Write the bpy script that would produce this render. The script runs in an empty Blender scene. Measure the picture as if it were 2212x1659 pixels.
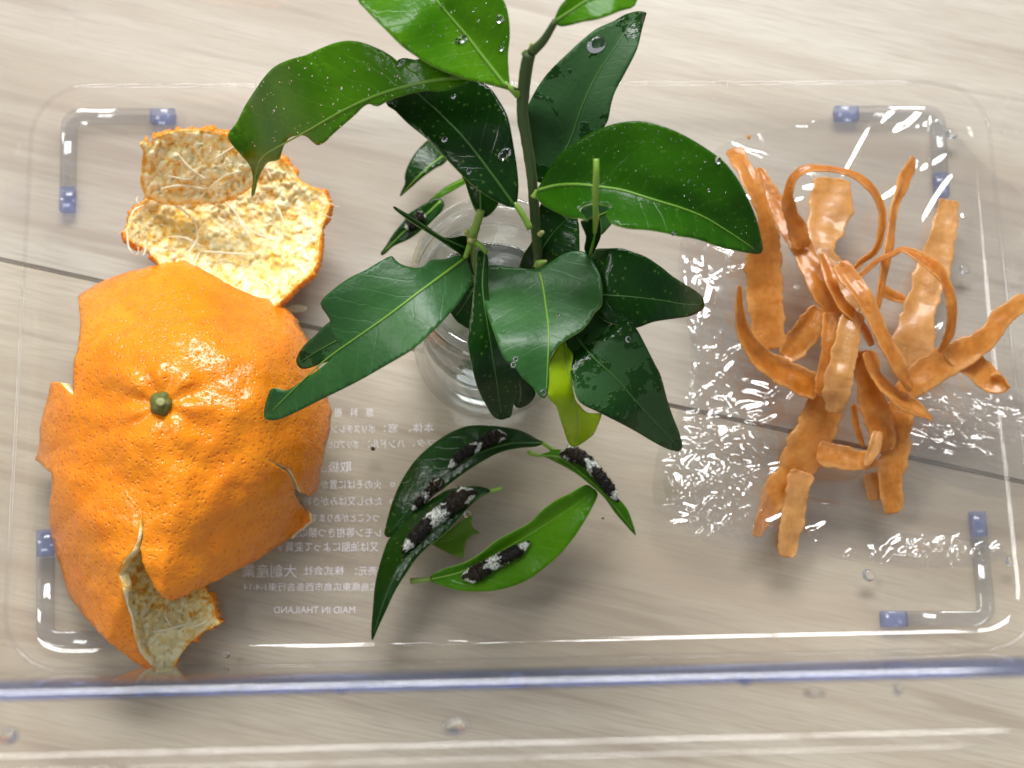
import bpy, bmesh, math, random
import numpy as np
from mathutils import Vector, Matrix, noise, geometry
random.seed(7)
SC = bpy.context.scene
COL = SC.collection

# ------------------------------------------------------------------ camera
FPX = 3200.0                       # focal length in pixels of a 2212 px wide picture
CAM_LOC = (-0.01896, -0.09137, 0.36057)
CAM_ROT = (0.2345, -0.04327, -0.02473)
cam = bpy.data.cameras.new('camera')
cam.sensor_width = 36.0
cam.lens = 36.0 * FPX / 2212.0
cam.clip_start = 0.01
cam.clip_end = 50.0
cam.dof.use_dof = True
cam.dof.focus_distance = 0.318
cam.dof.aperture_fstop = 17.0
camo = bpy.data.objects.new('camera', cam)
COL.objects.link(camo)
camo.location = CAM_LOC
camo.rotation_euler = CAM_ROT
SC.camera = camo
RM = np.array(camo.rotation_euler.to_matrix())
CL = np.array(CAM_LOC)

# ------------------------------------------------------------------ world and lamps
world = bpy.data.worlds.new('World')
SC.world = world
world.use_nodes = True
wb = world.node_tree.nodes['Background']
wb.inputs[0].default_value = (0.93, 0.96, 1.0, 1)
wb.inputs[1].default_value = 0.31


def area(name, loc, target, sx, sy, power, col):
    l = bpy.data.lights.new(name, 'AREA')
    l.shape = 'RECTANGLE'
    l.size = sx
    l.size_y = sy
    l.energy = power
    l.color = col
    o = bpy.data.objects.new(name, l)
    COL.objects.link(o)
    o.location = loc
    o.rotation_euler = (Vector(target) - Vector(loc)).to_track_quat('-Z', 'Y').to_euler()
    return o


# a window with panes on the far side of the table, daylight coming in
WC = Vector((0.04, 1.86, 1.80))
wdir = (Vector((0, 0, 0)) - WC).normalized()
wr = wdir.cross(Vector((0, 0, 1))).normalized()
wu = wr.cross(wdir)
for i in range(5):
    for j in range(2):
        c = WC + wr * ((i - 2) * 0.36) + wu * ((j - 0.5) * 0.40)
        area('window_pane_light', c, c + wdir, 0.345, 0.385, 10.2, (1.0, 0.995, 0.985))

# a smaller second window at the left of the table
area('side_window_light', (-1.45, 0.45, 1.75), (0, 0, 0), 0.5, 0.7, 15.0, (1.0, 0.99, 0.97))

SC.view_settings.view_transform = 'Standard'
SC.view_settings.look = 'None'
SC.view_settings.exposure = 0.06
SC.view_settings.gamma = 1.0
SC.render.engine = 'CYCLES'
cy = SC.cycles
cy.use_denoising = True
cy.max_bounces = 14
cy.transmission_bounces = 10
cy.transparent_max_bounces = 20
cy.glossy_bounces = 6
cy.diffuse_bounces = 3
cy.blur_glossy = 0.6
cy.use_adaptive_sampling = True
cy.adaptive_threshold = 0.02
cy.sample_clamp_indirect = 6.0

# ------------------------------------------------------------------ picture frames used while measuring
FR = {'K': (0, 0, 4032 / 2212), 'A': (0, 300, 1400 / 2212), 'B': (0, 1350, 1400 / 1659), 'C': (850, 0, 1200 / 2212),
      'D': (1900, 0, 1200 / 1991), 'E': (1400, 700, 1000 / 1659), 'F': (2000, 800, 900 / 1493),
      'G': (2600, 400, 1432 / 2160), 'H': (2600, 1300, 1432 / 2160), 'I': (1400, 1600, 1200 / 1991), 'J': (900, 1500, 900 / 1493)}
KS = 2212 / 4032


def S(fr, pts):
    """measured points -> 2212 px picture coordinates"""
    x0, y0, s = FR[fr]
    a = np.array([p[:2] for p in pts], float)
    return np.stack([(x0 + a[:, 0] * s) * KS, (y0 + a[:, 1] * s) * KS], 1)


def fscale(fr):
    return FR[fr][2] * KS


def W(xy, z):
    """picture point at height z (mm) -> metres"""
    xy = np.atleast_2d(np.asarray(xy, float))
    z = np.broadcast_to(np.asarray(z, float) / 1000.0, (len(xy),))
    d = np.stack([(xy[:, 0] - 1106) / FPX, -(xy[:, 1] - 829.5) / FPX, -np.ones(len(xy))], 1) @ RM.T
    return CL + d * ((z - CL[2]) / d[:, 2])[:, None]


def mmpp(z):
    return (CL[2] * 1000 - z) / FPX


# ------------------------------------------------------------------ object helpers
ORG = {}


def place(o, org, parent):
    org = Vector(org)
    COL.objects.link(o)
    ORG[o.name] = org
    if parent is not None:
        o.parent = parent
        o.location = org - ORG[parent.name]
    else:
        o.location = org
    return o


def tag(o, label=None, cat=None, group=None, kind=None):
    if label: o['label'] = label
    if cat: o['category'] = cat
    if group: o['group'] = group
    if kind: o['kind'] = kind
    return o


def empty(name, loc, label, cat, group=None):
    o = bpy.data.objects.new(name, None)
    o.empty_display_size = 0.01
    place(o, loc, None)
    return tag(o, label, cat, group)


def mesh(name, verts, faces, mats, parent=None, org=None, uv=None, smooth=True, col=None, mi=None):
    v = np.asarray(verts, float)
    if org is None:
        org = (v[:, 0].mean(), v[:, 1].mean(), v[:, 2].min())
    me = bpy.data.meshes.new(name)
    me.from_pydata((v - np.array(org)).tolist(), [], faces)
    if not isinstance(mats, (list, tuple)):
        mats = [mats]
    for m in mats:
        me.materials.append(m)
    if smooth:
        me.polygons.foreach_set('use_smooth', [True] * len(me.polygons))
    if mi is not None:
        me.polygons.foreach_set('material_index', mi)
    if uv is not None:
        l = me.uv_layers.new(name='UVMap')
        idx = np.empty(len(me.loops), dtype=np.int32)
        me.loops.foreach_get('vertex_index', idx)
        l.data.foreach_set('uv', np.asarray(uv, np.float32)[idx].ravel())
    if col is not None:
        a = me.color_attributes.new('Col', 'FLOAT_COLOR', 'POINT')
        a.data.foreach_set('color', np.asarray(col, np.float32).ravel())
    me.update()
    o = bpy.data.objects.new(name, me)
    return place(o, org, parent)


def solid(o, t, mo=0, rim=0, offset=-1):
    m = o.modifiers.new('thickness', 'SOLIDIFY')
    m.thickness = t
    m.offset = offset
    m.material_offset = mo
    m.material_offset_rim = rim
    return o


def catmull(p, n=4, closed=False):
    p = np.asarray(p, float)
    N = len(p)
    out = []
    rng = range(N if closed else N - 1)
    for i in rng:
        if closed:
            a, b, c, d = p[(i - 1) % N], p[i], p[(i + 1) % N], p[(i + 2) % N]
        else:
            b, c = p[i], p[i + 1]
            a = p[i - 1] if i else 2 * b - c
            d = p[i + 2] if i + 2 < N else 2 * c - b
        for k in range(n):
            t = k / n
            out.append(0.5 * (2 * b + (c - a) * t + (2 * a - 5 * b + 4 * c - d) * t * t + (3 * b - a - 3 * c + d) * t ** 3))
    if not closed:
        out.append(p[-1])
    return np.array(out)


def inside(poly, q):
    x, y = q[:, 0], q[:, 1]
    r = np.zeros(len(q), bool)
    j = len(poly) - 1
    for i in range(len(poly)):
        xi, yi = poly[i]
        xj, yj = poly[j]
        c = ((yi > y) != (yj > y)) & (x < (xj - xi) * (y - yi) / (yj - yi + 1e-12) + xi)
        r ^= c
        j = i
    return r


def segdist(q, a, b):
    ab = b - a
    t = np.clip(((q - a) @ ab) / (ab @ ab + 1e-12), 0, 1)
    return np.linalg.norm(q - (a + t[:, None] * ab), axis=1), t


def tri_poly(poly, step, jit=0.0, lines=()):
    """triangulate a picture polygon with evenly spread inner points"""
    b = []
    N = len(poly)
    for i in range(N):
        p, q = poly[i], poly[(i + 1) % N]
        n = max(1, int(round(np.linalg.norm(q - p) / step)))
        for k in range(n):
            b.append(p + (q - p) * k / n)
    b = np.array(b)
    if jit:
        b += np.random.RandomState(3).uniform(-jit, jit, b.shape)
    mn, mx = b.min(0), b.max(0)
    rows = int((mx[1] - mn[1]) / (step * 0.866)) + 1
    g = []
    for r in range(rows):
        xs = np.arange(mn[0] + (r % 2) * step / 2, mx[0], step)
        g.append(np.stack([xs, np.full(len(xs), mn[1] + r * step * 0.866)], 1))
    g = np.concatenate(g)
    g = g[inside(b, g)]
    dm = np.full(len(g), 1e9)
    for i in range(len(b)):
        dm = np.minimum(dm, ((g - b[i]) ** 2).sum(1))
    g = g[dm > (0.55 * step) ** 2]
    pts = np.concatenate([b, g])
    nb = len(b)
    res = geometry.delaunay_2d_cdt([Vector(p) for p in pts], [], [list(range(nb))], 1, 1e-5)
    v = np.array([(p.x, p.y) for p in res[0]])
    f = []
    for t in res[2]:
        a, c, d = v[t[0]], v[t[1]], v[t[2]]
        ar = (c[0] - a[0]) * (d[1] - a[1]) - (c[1] - a[1]) * (d[0] - a[0])
        f.append(list(t) if ar < 0 else list(t)[::-1])
    return v, f


def tube(path, rad, seg=10, caps=True):
    path = np.asarray(path, float)
    n = len(path)
    rad = np.broadcast_to(np.asarray(rad, float), (n,))
    v, f = [], []
    up = Vector((0, 0, 1))
    prev = None
    for i in range(n):
        t = Vector(path[min(i + 1, n - 1)] - path[max(i - 1, 0)]).normalized()
        if prev is None:
            a = t.orthogonal().normalized()
        else:
            a = (prev - t * prev.dot(t)).normalized()
        prev = a
        b = t.cross(a)
        for k in range(seg):
            w = 2 * math.pi * k / seg
            v.append(Vector(path[i]) + (a * math.cos(w) + b * math.sin(w)) * rad[i])
    for i in range(n - 1):
        for k in range(seg):
            k2 = (k + 1) % seg
            f.append([i * seg + k, i * seg + k2, (i + 1) * seg + k2, (i + 1) * seg + k])
    if caps:
        f.append(list(range(seg))[::-1])
        f.append([(n - 1) * seg + k for k in range(seg)])
    return [tuple(p) for p in v], f


# ------------------------------------------------------------------ material helpers
class NT:
    def __init__(s, name):
        s.m = bpy.data.materials.new(name)
        s.m.use_nodes = True
        s.t = s.m.node_tree
        s.t.nodes.clear()
        s.out = s.t.nodes.new('ShaderNodeOutputMaterial')

    def n(s, typ, ins=None, **props):
        nd = s.t.nodes.new('ShaderNode' + typ)
        for k, v in props.items():
            setattr(nd, k, v)
        for k, v in (ins or {}).items():
            sock = nd.inputs[k]
            if hasattr(v, 'is_output'):
                s.t.links.new(v, sock)
            else:
                sock.default_value = v
        return nd

    def math(s, op, a, b=0.0, clamp=False):
        return s.n('Math', {0: a, 1: b}, operation=op, use_clamp=clamp).outputs[0]

    def mix(s, fac, a, b):
        nd = s.n('Mix', data_type='RGBA')
        for i, v in ((0, fac), (6, a), (7, b)):
            if hasattr(v, 'is_output'):
                s.t.links.new(v, nd.inputs[i])
            else:
                nd.inputs[i].default_value = v if i == 0 else (*v, 1)[:4]
        return nd.outputs[2]

    def ramp(s, fac, stops, interp='LINEAR'):
        nd = s.n('ValToRGB', {0: fac})
        nd.color_ramp.interpolation = interp
        e = nd.color_ramp.elements
        while len(e) < len(stops):
            e.new(0.5)
        for el, (p, c) in zip(e, stops):
            el.position = p
            el.color = (*c, 1)[:4] if isinstance(c, (tuple, list)) else (c, c, c, 1)
        return nd.outputs[0]

    def noise(s, vec, scale, detail=3, rough=0.5, out='Fac'):
        return s.n('TexNoise', {'Vector': vec, 'Scale': scale, 'Detail': detail, 'Roughness': rough}).outputs[out]

    def coord(s, k='Object'):
        return s.n('TexCoord').outputs[k]

    def geo(s, k='Position'):
        return s.n('NewGeometry').outputs[k]

    def bump(s, h, strength, dist, normal=None):
        i = {'Height': h, 'Strength': strength, 'Distance': dist}
        if normal is not None:
            i['Normal'] = normal
        return s.n('Bump', i).outputs[0]

    def done(s, sh):
        s.t.links.new(sh, s.out.inputs[0])
        return s.m


def simple(name, col, rough=0.5, **kw):
    t = NT(name)
    c = t.geo()
    nz = t.noise(c, 900, 3)
    cc = t.mix(t.math('MULTIPLY', nz, 0.4), col, tuple(x * 0.65 for x in col))
    ins = {'Base Color': cc, 'Roughness': rough}
    ins.update(kw)
    return t.done(t.n('BsdfPrincipled', ins).outputs[0])


def mat_wood(name, tint):
    t = NT(name)
    c = t.coord()
    def strn(sx, sy, off=0.0):
        return t.n('Mapping', {'Vector': c, 'Scale': (sx, sy, 1), 'Location': (off, off * 0.7, off)}).outputs[0]
    big = t.noise(strn(3.0, 24, 1.3), 1.0, 4, 0.55)
    mid = t.noise(strn(9, 130, 4.1), 1.0, 5, 0.6)
    dist = t.n('TexNoise', {'Vector': strn(7, 30), 'Scale': 1.0, 'Detail': 2.0}).outputs['Color']
    dv = t.n('VectorMath', {0: strn(14, 190, 2.0), 1: dist}, operation='ADD').outputs[0]
    lines = t.noise(dv, 1.0, 3, 0.5)
    fine = t.noise(strn(90, 1500), 1.0, 2, 0.5)
    base = t.ramp(big, [(0.28, (0.38, 0.315, 0.24)), (0.5, (0.50, 0.455, 0.38)), (0.72, (0.56, 0.525, 0.455))])
    c1 = t.mix(t.ramp(mid, [(0.42, 0.0), (0.70, 0.50)]), base, (0.36, 0.29, 0.23))
    c2 = t.mix(t.ramp(lines, [(0.56, 0.0), (0.68, 0.55)]), c1, (0.31, 0.25, 0.20))
    c3 = t.mix(t.ramp(fine, [(0.42, 0.0), (0.7, 0.42)]), c2, (0.36, 0.30, 0.24))
    b = t.bump(fine, 0.12, 0.0003)
    c3 = t.n('Mix', {0: 1.0, 6: c3, 7: (*tint, 1)}, data_type='RGBA', blend_type='MULTIPLY').outputs[2]
    p = t.n('BsdfPrincipled', {'Base Color': c3, 'Roughness': 0.42, 'Normal': b, 'Specular IOR Level': 0.35})
    return t.done(p.outputs[0])


def mat_leaf(name, dark, light, trans=0.25, tcol=(0.28, 0.62, 0.03), wet=False, dots=True, rough=0.20, spec=0.24):
    t = NT(name)
    uv = t.coord('UV')
    pos = t.geo()
    n1 = t.noise(pos, 70, 3)
    n2 = t.noise(pos, 420, 3)
    c = t.mix(t.ramp(n1, [(0.35, 0.0), (0.7, 1.0)]), dark, light)
    c = t.mix(t.math('MULTIPLY', n2, 0.35), c, tuple(x * 0.55 for x in dark))
    sx = t.n('SeparateXYZ', {0: uv})
    u, v = sx.outputs[0], sx.outputs[1]
    av = t.math('ABSOLUTE', v)
    # side veins run forward from the midrib
    ph = t.math('SUBTRACT', t.math('MULTIPLY', u, 12.0), t.math('MULTIPLY', av, 2.6))
    ph = t.math('ADD', ph, t.math('MULTIPLY', t.noise(pos, 160, 2), 0.9))
    fr = t.math('ABSOLUTE', t.math('SUBTRACT', t.math('FRACT', ph), 0.5))
    vein = t.ramp(fr, [(0.0, 1.0), (0.06, 0.0)])
    c = t.mix(t.math('MULTIPLY', vein, 0.13), c, tuple(min(1, x * 2.0 + 0.02) for x in light))
    if dots:
        vo = t.n('TexVoronoi', {'Vector': pos, 'Scale': 650.0}).outputs['Distance']
        d = t.ramp(vo, [(0.10, 1.0), (0.22, 0.0)])
        c = t.mix(t.math('MULTIPLY', d, 0.30), c, (0.22, 0.36, 0.06))
    h = t.math('ADD', t.math('MULTIPLY', vein, -0.5), t.noise(pos, 900, 3))
    b = t.bump(h, 0.16, 0.0006)
    r = rough
    ins = {'Base Color': c, 'Roughness': r, 'Normal': b, 'Specular IOR Level': spec}
    if wet:
        w = t.n('TexNoise', {'Vector': pos, 'Scale': 95.0, 'Detail': 5.0, 'Roughness': 0.62, 'Distortion': 0.4}).outputs['Fac']
        wf = t.ramp(w, [(0.515, 0.0), (0.525, 1.0)])
        ins['Base Color'] = t.mix(wf, tuple(x * 1.15 + 0.012 for x in light), c)
        ins['Roughness'] = t.ramp(wf, [(0.0, 0.5), (1.0, 0.10)])
        ins['Normal'] = t.bump(wf, 0.5, 0.0003, b)
    p = t.n('BsdfPrincipled', ins)
    tr = t.n('BsdfTranslucent', {'Color': (*tcol, 1)})
    mx = t.n('MixShader', {0: trans, 1: p.outputs[0], 2: tr.outputs[0]})
    return t.done(mx.outputs[0])


def mat_peel():
    t = NT('mandarin_skin')
    pos = t.geo()
    warp = t.n('VectorMath', {0: pos, 1: t.n('VectorMath', {0: t.noise(pos, 300, 2, 0.5, 'Color'), 'Scale': 0.0012}, operation='SCALE').outputs[0]}, operation='ADD').outputs[0]
    vo = t.n('TexVoronoi', {'Vector': warp, 'Scale': 760.0}).outputs['Distance']
    vo2 = t.n('TexVoronoi', {'Vector': warp, 'Scale': 1150.0}).outputs['Distance']
    pore = t.ramp(vo, [(0.0, 1.0), (0.38, 0.0)], 'EASE')
    n1 = t.noise(pos, 55, 3)
    c = t.mix(n1, (0.85, 0.225, 0.003), (0.95, 0.33, 0.008))
    c = t.mix(t.ramp(t.noise(pos, 260, 4), [(0.4, 0.0), (0.8, 0.5)]), c, (0.72, 0.15, 0.003))
    c = t.mix(t.math('MULTIPLY', pore, 0.38), c, (0.66, 0.15, 0.003))
    h = t.math('SUBTRACT', t.math('MULTIPLY', t.noise(pos, 330, 3), 1.4), t.math('MULTIPLY', pore, 0.6))
    h = t.math('SUBTRACT', h, t.math('MULTIPLY', t.ramp(vo2, [(0.05, 1.0), (0.3, 0.0)]), 0.25))
    b = t.bump(h, 0.5, 0.0008)
    p = t.n('BsdfPrincipled', {'Base Color': c, 'Roughness': 0.24, 'Normal': b, 'Subsurface Weight': 0.2, 'Subsurface Radius': (0.003, 0.0012, 0.0003), 'Subsurface Scale': 1.0, 'Specular IOR Level': 0.5})
    return t.done(p.outputs[0])


def mat_pith_clump():
    t = NT('mandarin_pith_clumps')
    pos = t.geo()
    at = t.n('VertexColor', layer_name='Col').outputs[0]
    k = t.n('SeparateColor', {0: at}).outputs[0]
    k = t.math('ADD', k, t.math('MULTIPLY', t.math('SUBTRACT', t.noise(pos, 700, 5, 0.7), 0.5), 1.3))
    c = t.ramp(k, [(0.0, (0.80, 0.34, 0.03)), (0.12, (0.93, 0.58, 0.13)), (0.26, (0.97, 0.77, 0.34)), (0.6, (0.98, 0.90, 0.58))])
    c = t.mix(t.ramp(t.noise(pos, 75, 3), [(0.55, 0.0), (0.66, 0.6)]), c, (0.93, 0.58, 0.07))
    b = t.bump(t.noise(pos, 1000, 4, 0.6), 0.3, 0.0008)
    p = t.n('BsdfPrincipled', {'Base Color': c, 'Roughness': 0.55, 'Normal': b})
    return t.done(p.outputs[0])


def mat_pith():
    t = NT('mandarin_pith')
    pos = t.geo()
    warp = t.n('VectorMath', {0: pos, 1: t.n('VectorMath', {0: t.noise(pos, 500, 3, 0.6, 'Color'), 'Scale': 0.003}, operation='SCALE').outputs[0]}, operation='ADD').outputs[0]
    vo = t.n('TexVoronoi', {'Vector': warp, 'Scale': 420.0}, feature='SMOOTH_F1').outputs['Distance']
    big = t.noise(pos, 120, 3)
    k = t.math('ADD', vo, t.math('MULTIPLY', t.math('SUBTRACT', big, 0.5), 0.9))
    c = t.ramp(k, [(0.26, (0.95, 0.86, 0.62)), (0.50, (0.93, 0.74, 0.38)), (0.70, (0.86, 0.48, 0.10)), (0.92, (0.72, 0.28, 0.02))])
    c = t.mix(t.ramp(t.noise(pos, 60, 3), [(0.56, 0.0), (0.68, 0.55)]), c, (0.88, 0.55, 0.10))
    h = t.math('ADD', t.math('MULTIPLY', vo, -1.0), t.math('MULTIPLY', t.noise(pos, 1500, 3), 0.4))
    b = t.bump(h, 0.5, 0.0009)
    p = t.n('BsdfPrincipled', {'Base Color': c, 'Roughness': 0.6, 'Normal': b})
    return t.done(p.outputs[0])


def mat_carrot(name, a, b_, trans=0.5):
    t = NT(name)
    uv = t.coord('UV')
    pos = t.geo()
    st = t.n('Mapping', {'Vector': uv, 'Scale': (9.0, 1.6, 1.0)}).outputs[0]
    cross = t.noise(st, 2.2, 4, 0.6)
    long = t.noise(t.n('Mapping', {'Vector': uv, 'Scale': (1.2, 7.0, 1.0)}).outputs[0], 2.0, 3, 0.6)
    c = t.mix(t.ramp(cross, [(0.35, 0.0), (0.65, 1.0)]), a, b_)
    c = t.mix(t.ramp(long, [(0.52, 0.0), (0.75, 0.55)]), c, tuple(x * 0.75 for x in a))
    c = t.mix(t.ramp(t.noise(pos, 240, 4), [(0.45, 0.0), (0.75, 0.45)]), c, (0.86, 0.52, 0.15))
    sx = t.n('SeparateXYZ', {0: uv})
    ed = t.math('ADD', t.math('ABSOLUTE', sx.outputs[1]), t.math('MULTIPLY', t.math('SUBTRACT', cross, 0.5), 0.7))
    c = t.mix(t.ramp(ed, [(0.55, 0.0), (1.0, 0.75)]), c, (0.85, 0.52, 0.19))
    bd = t.noise(t.n('Mapping', {'Vector': uv, 'Scale': (3.0, 0.25, 1.0)}).outputs[0], 2.0, 3, 0.6)
    c = t.mix(t.ramp(bd, [(0.50, 0.0), (0.58, 0.38)]), c, tuple(x * 0.62 for x in a))
    fr = t.math('ADD', t.math('MULTIPLY', sx.outputs[0], 2.6), t.math('MULTIPLY', t.noise(pos, 220, 2), 1.2))
    cr = t.ramp(t.math('ABSOLUTE', t.math('SUBTRACT', t.math('FRACT', fr), 0.5)), [(0.0, 1.0), (0.02, 0.0)])
    c = t.mix(t.math('MULTIPLY', cr, 0.3), c, tuple(x * 0.5 for x in a))
    h = t.math('SUBTRACT', t.noise(pos, 520, 4, 0.6), t.math('MULTIPLY', cr, 0.8))
    bb = t.bump(h, 0.22, 0.0007)
    p = t.n('BsdfPrincipled', {'Base Color': c, 'Roughness': 0.34, 'Normal': bb, 'Coat Weight': 0.5, 'Coat Roughness': 0.12})
    tr = t.n('BsdfTranslucent', {'Color': (0.86, 0.48, 0.12, 1)})
    return t.done(t.n('MixShader', {0: trans, 1: p.outputs[0], 2: tr.outputs[0]}).outputs[0])


def mat_thin(name, tint, rough, k=1.8, bump=None, frost=0.0, fcol=(0.9, 0.93, 0.97)):
    """thin clear plastic: passes the light, reflects more at grazing angles"""
    t = NT(name)
    nrm = None
    if bump:
        pos = t.geo()
        nrm = t.bump(t.noise(pos, bump[0], 3, 0.6), bump[1], bump[2])
    lw = t.n('LayerWeight', {'Blend': 0.5, **({'Normal': nrm} if nrm is not None else {})}).outputs['Facing']
    f5 = t.math('POWER', lw, 5.0)
    f = t.math('ADD', t.math('MULTIPLY', f5, 0.6), 0.045 * k, True)
    tr = t.n('BsdfTransparent', {'Color': (*tint, 1)})
    gl = t.n('BsdfGlossy', {'Roughness': rough, **({'Normal': nrm} if nrm is not None else {})})
    sh = t.n('MixShader', {0: f, 1: tr.outputs[0], 2: gl.outputs[0]}).outputs[0]
    if frost:
        df = t.n('BsdfDiffuse', {'Color': (*fcol, 1)})
        sh = t.n('MixShader', {0: frost, 1: sh, 2: df.outputs[0]}).outputs[0]
    return t.done(sh)


def mat_glass(name, ior, col=(1, 1, 1), rough=0.0):
    t = NT(name)
    g = t.n('BsdfGlass', {'Color': (*col, 1), 'Roughness': rough, 'IOR': ior})
    return t.done(g.outputs[0])


def mat_cater():
    t = NT('caterpillar_skin')
    col = t.n('VertexColor', layer_name='Col').outputs[0]
    pos = t.geo()
    n = t.noise(pos, 1800, 4, 0.65)
    c = t.mix(t.ramp(n, [(0.52, 0.0), (0.7, 0.5)]), col, (0.012, 0.010, 0.008))
    b = t.bump(n, 0.6, 0.0005)
    return t.done(t.n('BsdfPrincipled', {'Base Color': c, 'Roughness': 0.22, 'Normal': b, 'Specular IOR Level': 0.22}).outputs[0])


M = {}
M['wood'] = mat_wood('pale_wood', (1, 1, 1))
M['wood_warm'] = mat_wood('pale_wood_warm', (1.0, 0.965, 0.90))
M['leaf_dark'] = mat_leaf('citrus_leaf_dark', (0.004, 0.030, 0.003), (0.010, 0.056, 0.004), 0.12)
M['leaf_mid'] = mat_leaf('citrus_leaf', (0.016, 0.080, 0.002), (0.042, 0.150, 0.004), 0.42, tcol=(0.42, 0.75, 0.02))
M['leaf_bright'] = mat_leaf('citrus_leaf_fresh', (0.060, 0.215, 0.002), (0.12, 0.32, 0.004), 0.36, tcol=(0.34, 0.72, 0.02))
M['leaf_matte'] = mat_leaf('citrus_leaf_silky', (0.018, 0.098, 0.016), (0.034, 0.138, 0.024), 0.16, dots=False, rough=0.40, spec=0.50)
M['leaf_wet'] = mat_leaf('citrus_leaf_wet', (0.005, 0.038, 0.003), (0.014, 0.066, 0.010), 0.12, wet=True)
M['leaf_lime'] = mat_leaf('citrus_leaf_young', (0.46, 0.70, 0.008), (0.60, 0.80, 0.015), 0.42, tcol=(0.7, 0.92, 0.04), dots=False, rough=0.16)
M['leaf_pale'] = mat_leaf('citrus_leaf_piece', (0.16, 0.34, 0.03), (0.24, 0.42, 0.04), 0.3, dots=False)
M['leaf_under'] = simple('citrus_leaf_underside', (0.16, 0.30, 0.09), 0.55)
M['leaf_edge'] = simple('citrus_leaf_edge', (0.26, 0.38, 0.08), 0.5)
M['rib'] = simple('leaf_midrib_green', (0.16, 0.34, 0.03), 0.42)
M['rib_dark'] = simple('leaf_midrib_dark', (0.05, 0.15, 0.02), 0.42)
M['stem'] = simple('twig_bark_green', (0.055, 0.10, 0.022), 0.5)
M['stem_light'] = simple('twig_young_green', (0.22, 0.34, 0.05), 0.45)
M['bud'] = simple('bud_cream', (0.45, 0.45, 0.16), 0.5)
M['petiole'] = simple('leaf_stalk', (0.24, 0.42, 0.05), 0.42)
M['peel'] = mat_peel()
M['pith'] = mat_pith()
M['pith_clump'] = mat_pith_clump()
M['strand'] = simple('pith_strand_cream', (0.97, 0.90, 0.62), 0.5, **{'Subsurface Weight': 0.2})
M['carrot1'] = mat_carrot('carrot_peel_orange', (0.64, 0.245, 0.030), (0.74, 0.345, 0.075))
M['carrot2'] = mat_carrot('carrot_peel_pale', (0.68, 0.375, 0.11), (0.77, 0.48, 0.19))
M['carrot3'] = mat_carrot('carrot_peel_deep', (0.58, 0.185, 0.012), (0.67, 0.26, 0.032))
M['plastic'] = mat_thin('clear_polystyrene', (0.985, 0.986, 0.988), 0.03, 1.05)
M['film'] = mat_thin('cling_film', (0.99, 0.99, 0.99), 0.11, 3.0)
M['foot'] = mat_thin('clear_polystyrene_rib', (0.965, 0.97, 0.98), 0.08, 2.6, frost=0.015)
M['blue'] = mat_thin('blue_tinted_plastic', (0.80, 0.84, 0.96), 0.15, 1.6, frost=0.12, fcol=(0.45, 0.52, 0.85))
M['glass'] = mat_thin('jar_glass', (0.96, 0.978, 0.972), 0.03, 4.6)
M['water'] = mat_glass('water', 1.33)
M['drop'] = mat_glass('water_drop', 1.33)
M['cater'] = mat_cater()
M['spine'] = simple('caterpillar_spine', (0.022, 0.013, 0.005), 0.5)
M['calyx'] = simple('calyx_green', (0.13, 0.14, 0.025), 0.65)
M['calyx_dark'] = simple('calyx_scar', (0.34, 0.34, 0.13), 0.65)
M['black'] = simple('frass_black', (0.012, 0.010, 0.008), 0.6)


def mat_print():
    t = NT('white_print')
    tr = t.n('BsdfTransparent')
    d = t.n('BsdfDiffuse', {'Color': (0.92, 0.88, 0.95, 1)})
    n = t.noise(t.geo(), 1500, 2)
    f = t.ramp(n, [(0.2, 0.55), (0.7, 0.8)])
    return t.done(t.n('MixShader', {0: f, 1: tr.outputs[0], 2: d.outputs[0]}).outputs[0])


M['print'] = mat_print()

# ------------------------------------------------------------------ setting: wood floor of two planks
sa, sb = W((0, 562), 0)[0], W((2212, 1044), 0)[0]
sd = (sb - sa) / np.linalg.norm(sb - sa)
sn = np.array([-sd[1], sd[0], 0])
mid = (sa + sb) / 2
ang = math.atan2(sd[1], sd[0])
floor = bpy.data.objects.new('floor', None)
place(floor, (0, 0, 0), None)
tag(floor, 'pale beige wood floor under the clear case', None, None, 'structure')
for side in (1, -1):
    bm = bmesh.new()
    bmesh.ops.create_cube(bm, size=1.0)
    bmesh.ops.scale(bm, vec=(2.4, 0.6, 0.012), verts=bm.verts)
    bmesh.ops.bevel(bm, geom=bm.edges[:], offset=0.0007, segments=2, affect='EDGES')
    me = bpy.data.meshes.new('plank')
    bm.to_mesh(me)
    bm.free()
    me.materials.append(M['wood'] if side == 1 else M['wood_warm'])
    o = bpy.data.objects.new('plank', me)
    c = mid + sn * side * (0.3 + 0.00012) + sd * (0.31 * side)
    place(o, (c[0], c[1], -0.006), floor)
    o.rotation_euler = (0, 0, ang)

# ------------------------------------------------------------------ clear case
case = empty('plastic_case', (0, 0, 0), 'open clear plastic insect case holding the peel, jar and carrot strips', 'case')


def rring(hx0, hx1, hy0, hy1, r, z, n=8):
    """rounded rectangle ring"""
    p = []
    for (cx, cyy, a0) in ((hx1 - r, hy1 - r, 0), (hx0 + r, hy1 - r, 90), (hx0 + r, hy0 + r, 180), (hx1 - r, hy0 + r, 270)):
        for k in range(n + 1):
            a = math.radians(a0 + 90 * k / n)
            p.append((cx + r * math.cos(a), cyy + r * math.sin(a), z))
    return p


BX0, BX1, BY0, BY1 = -0.1205, 0.1235, -0.0735, 0.0715


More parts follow.
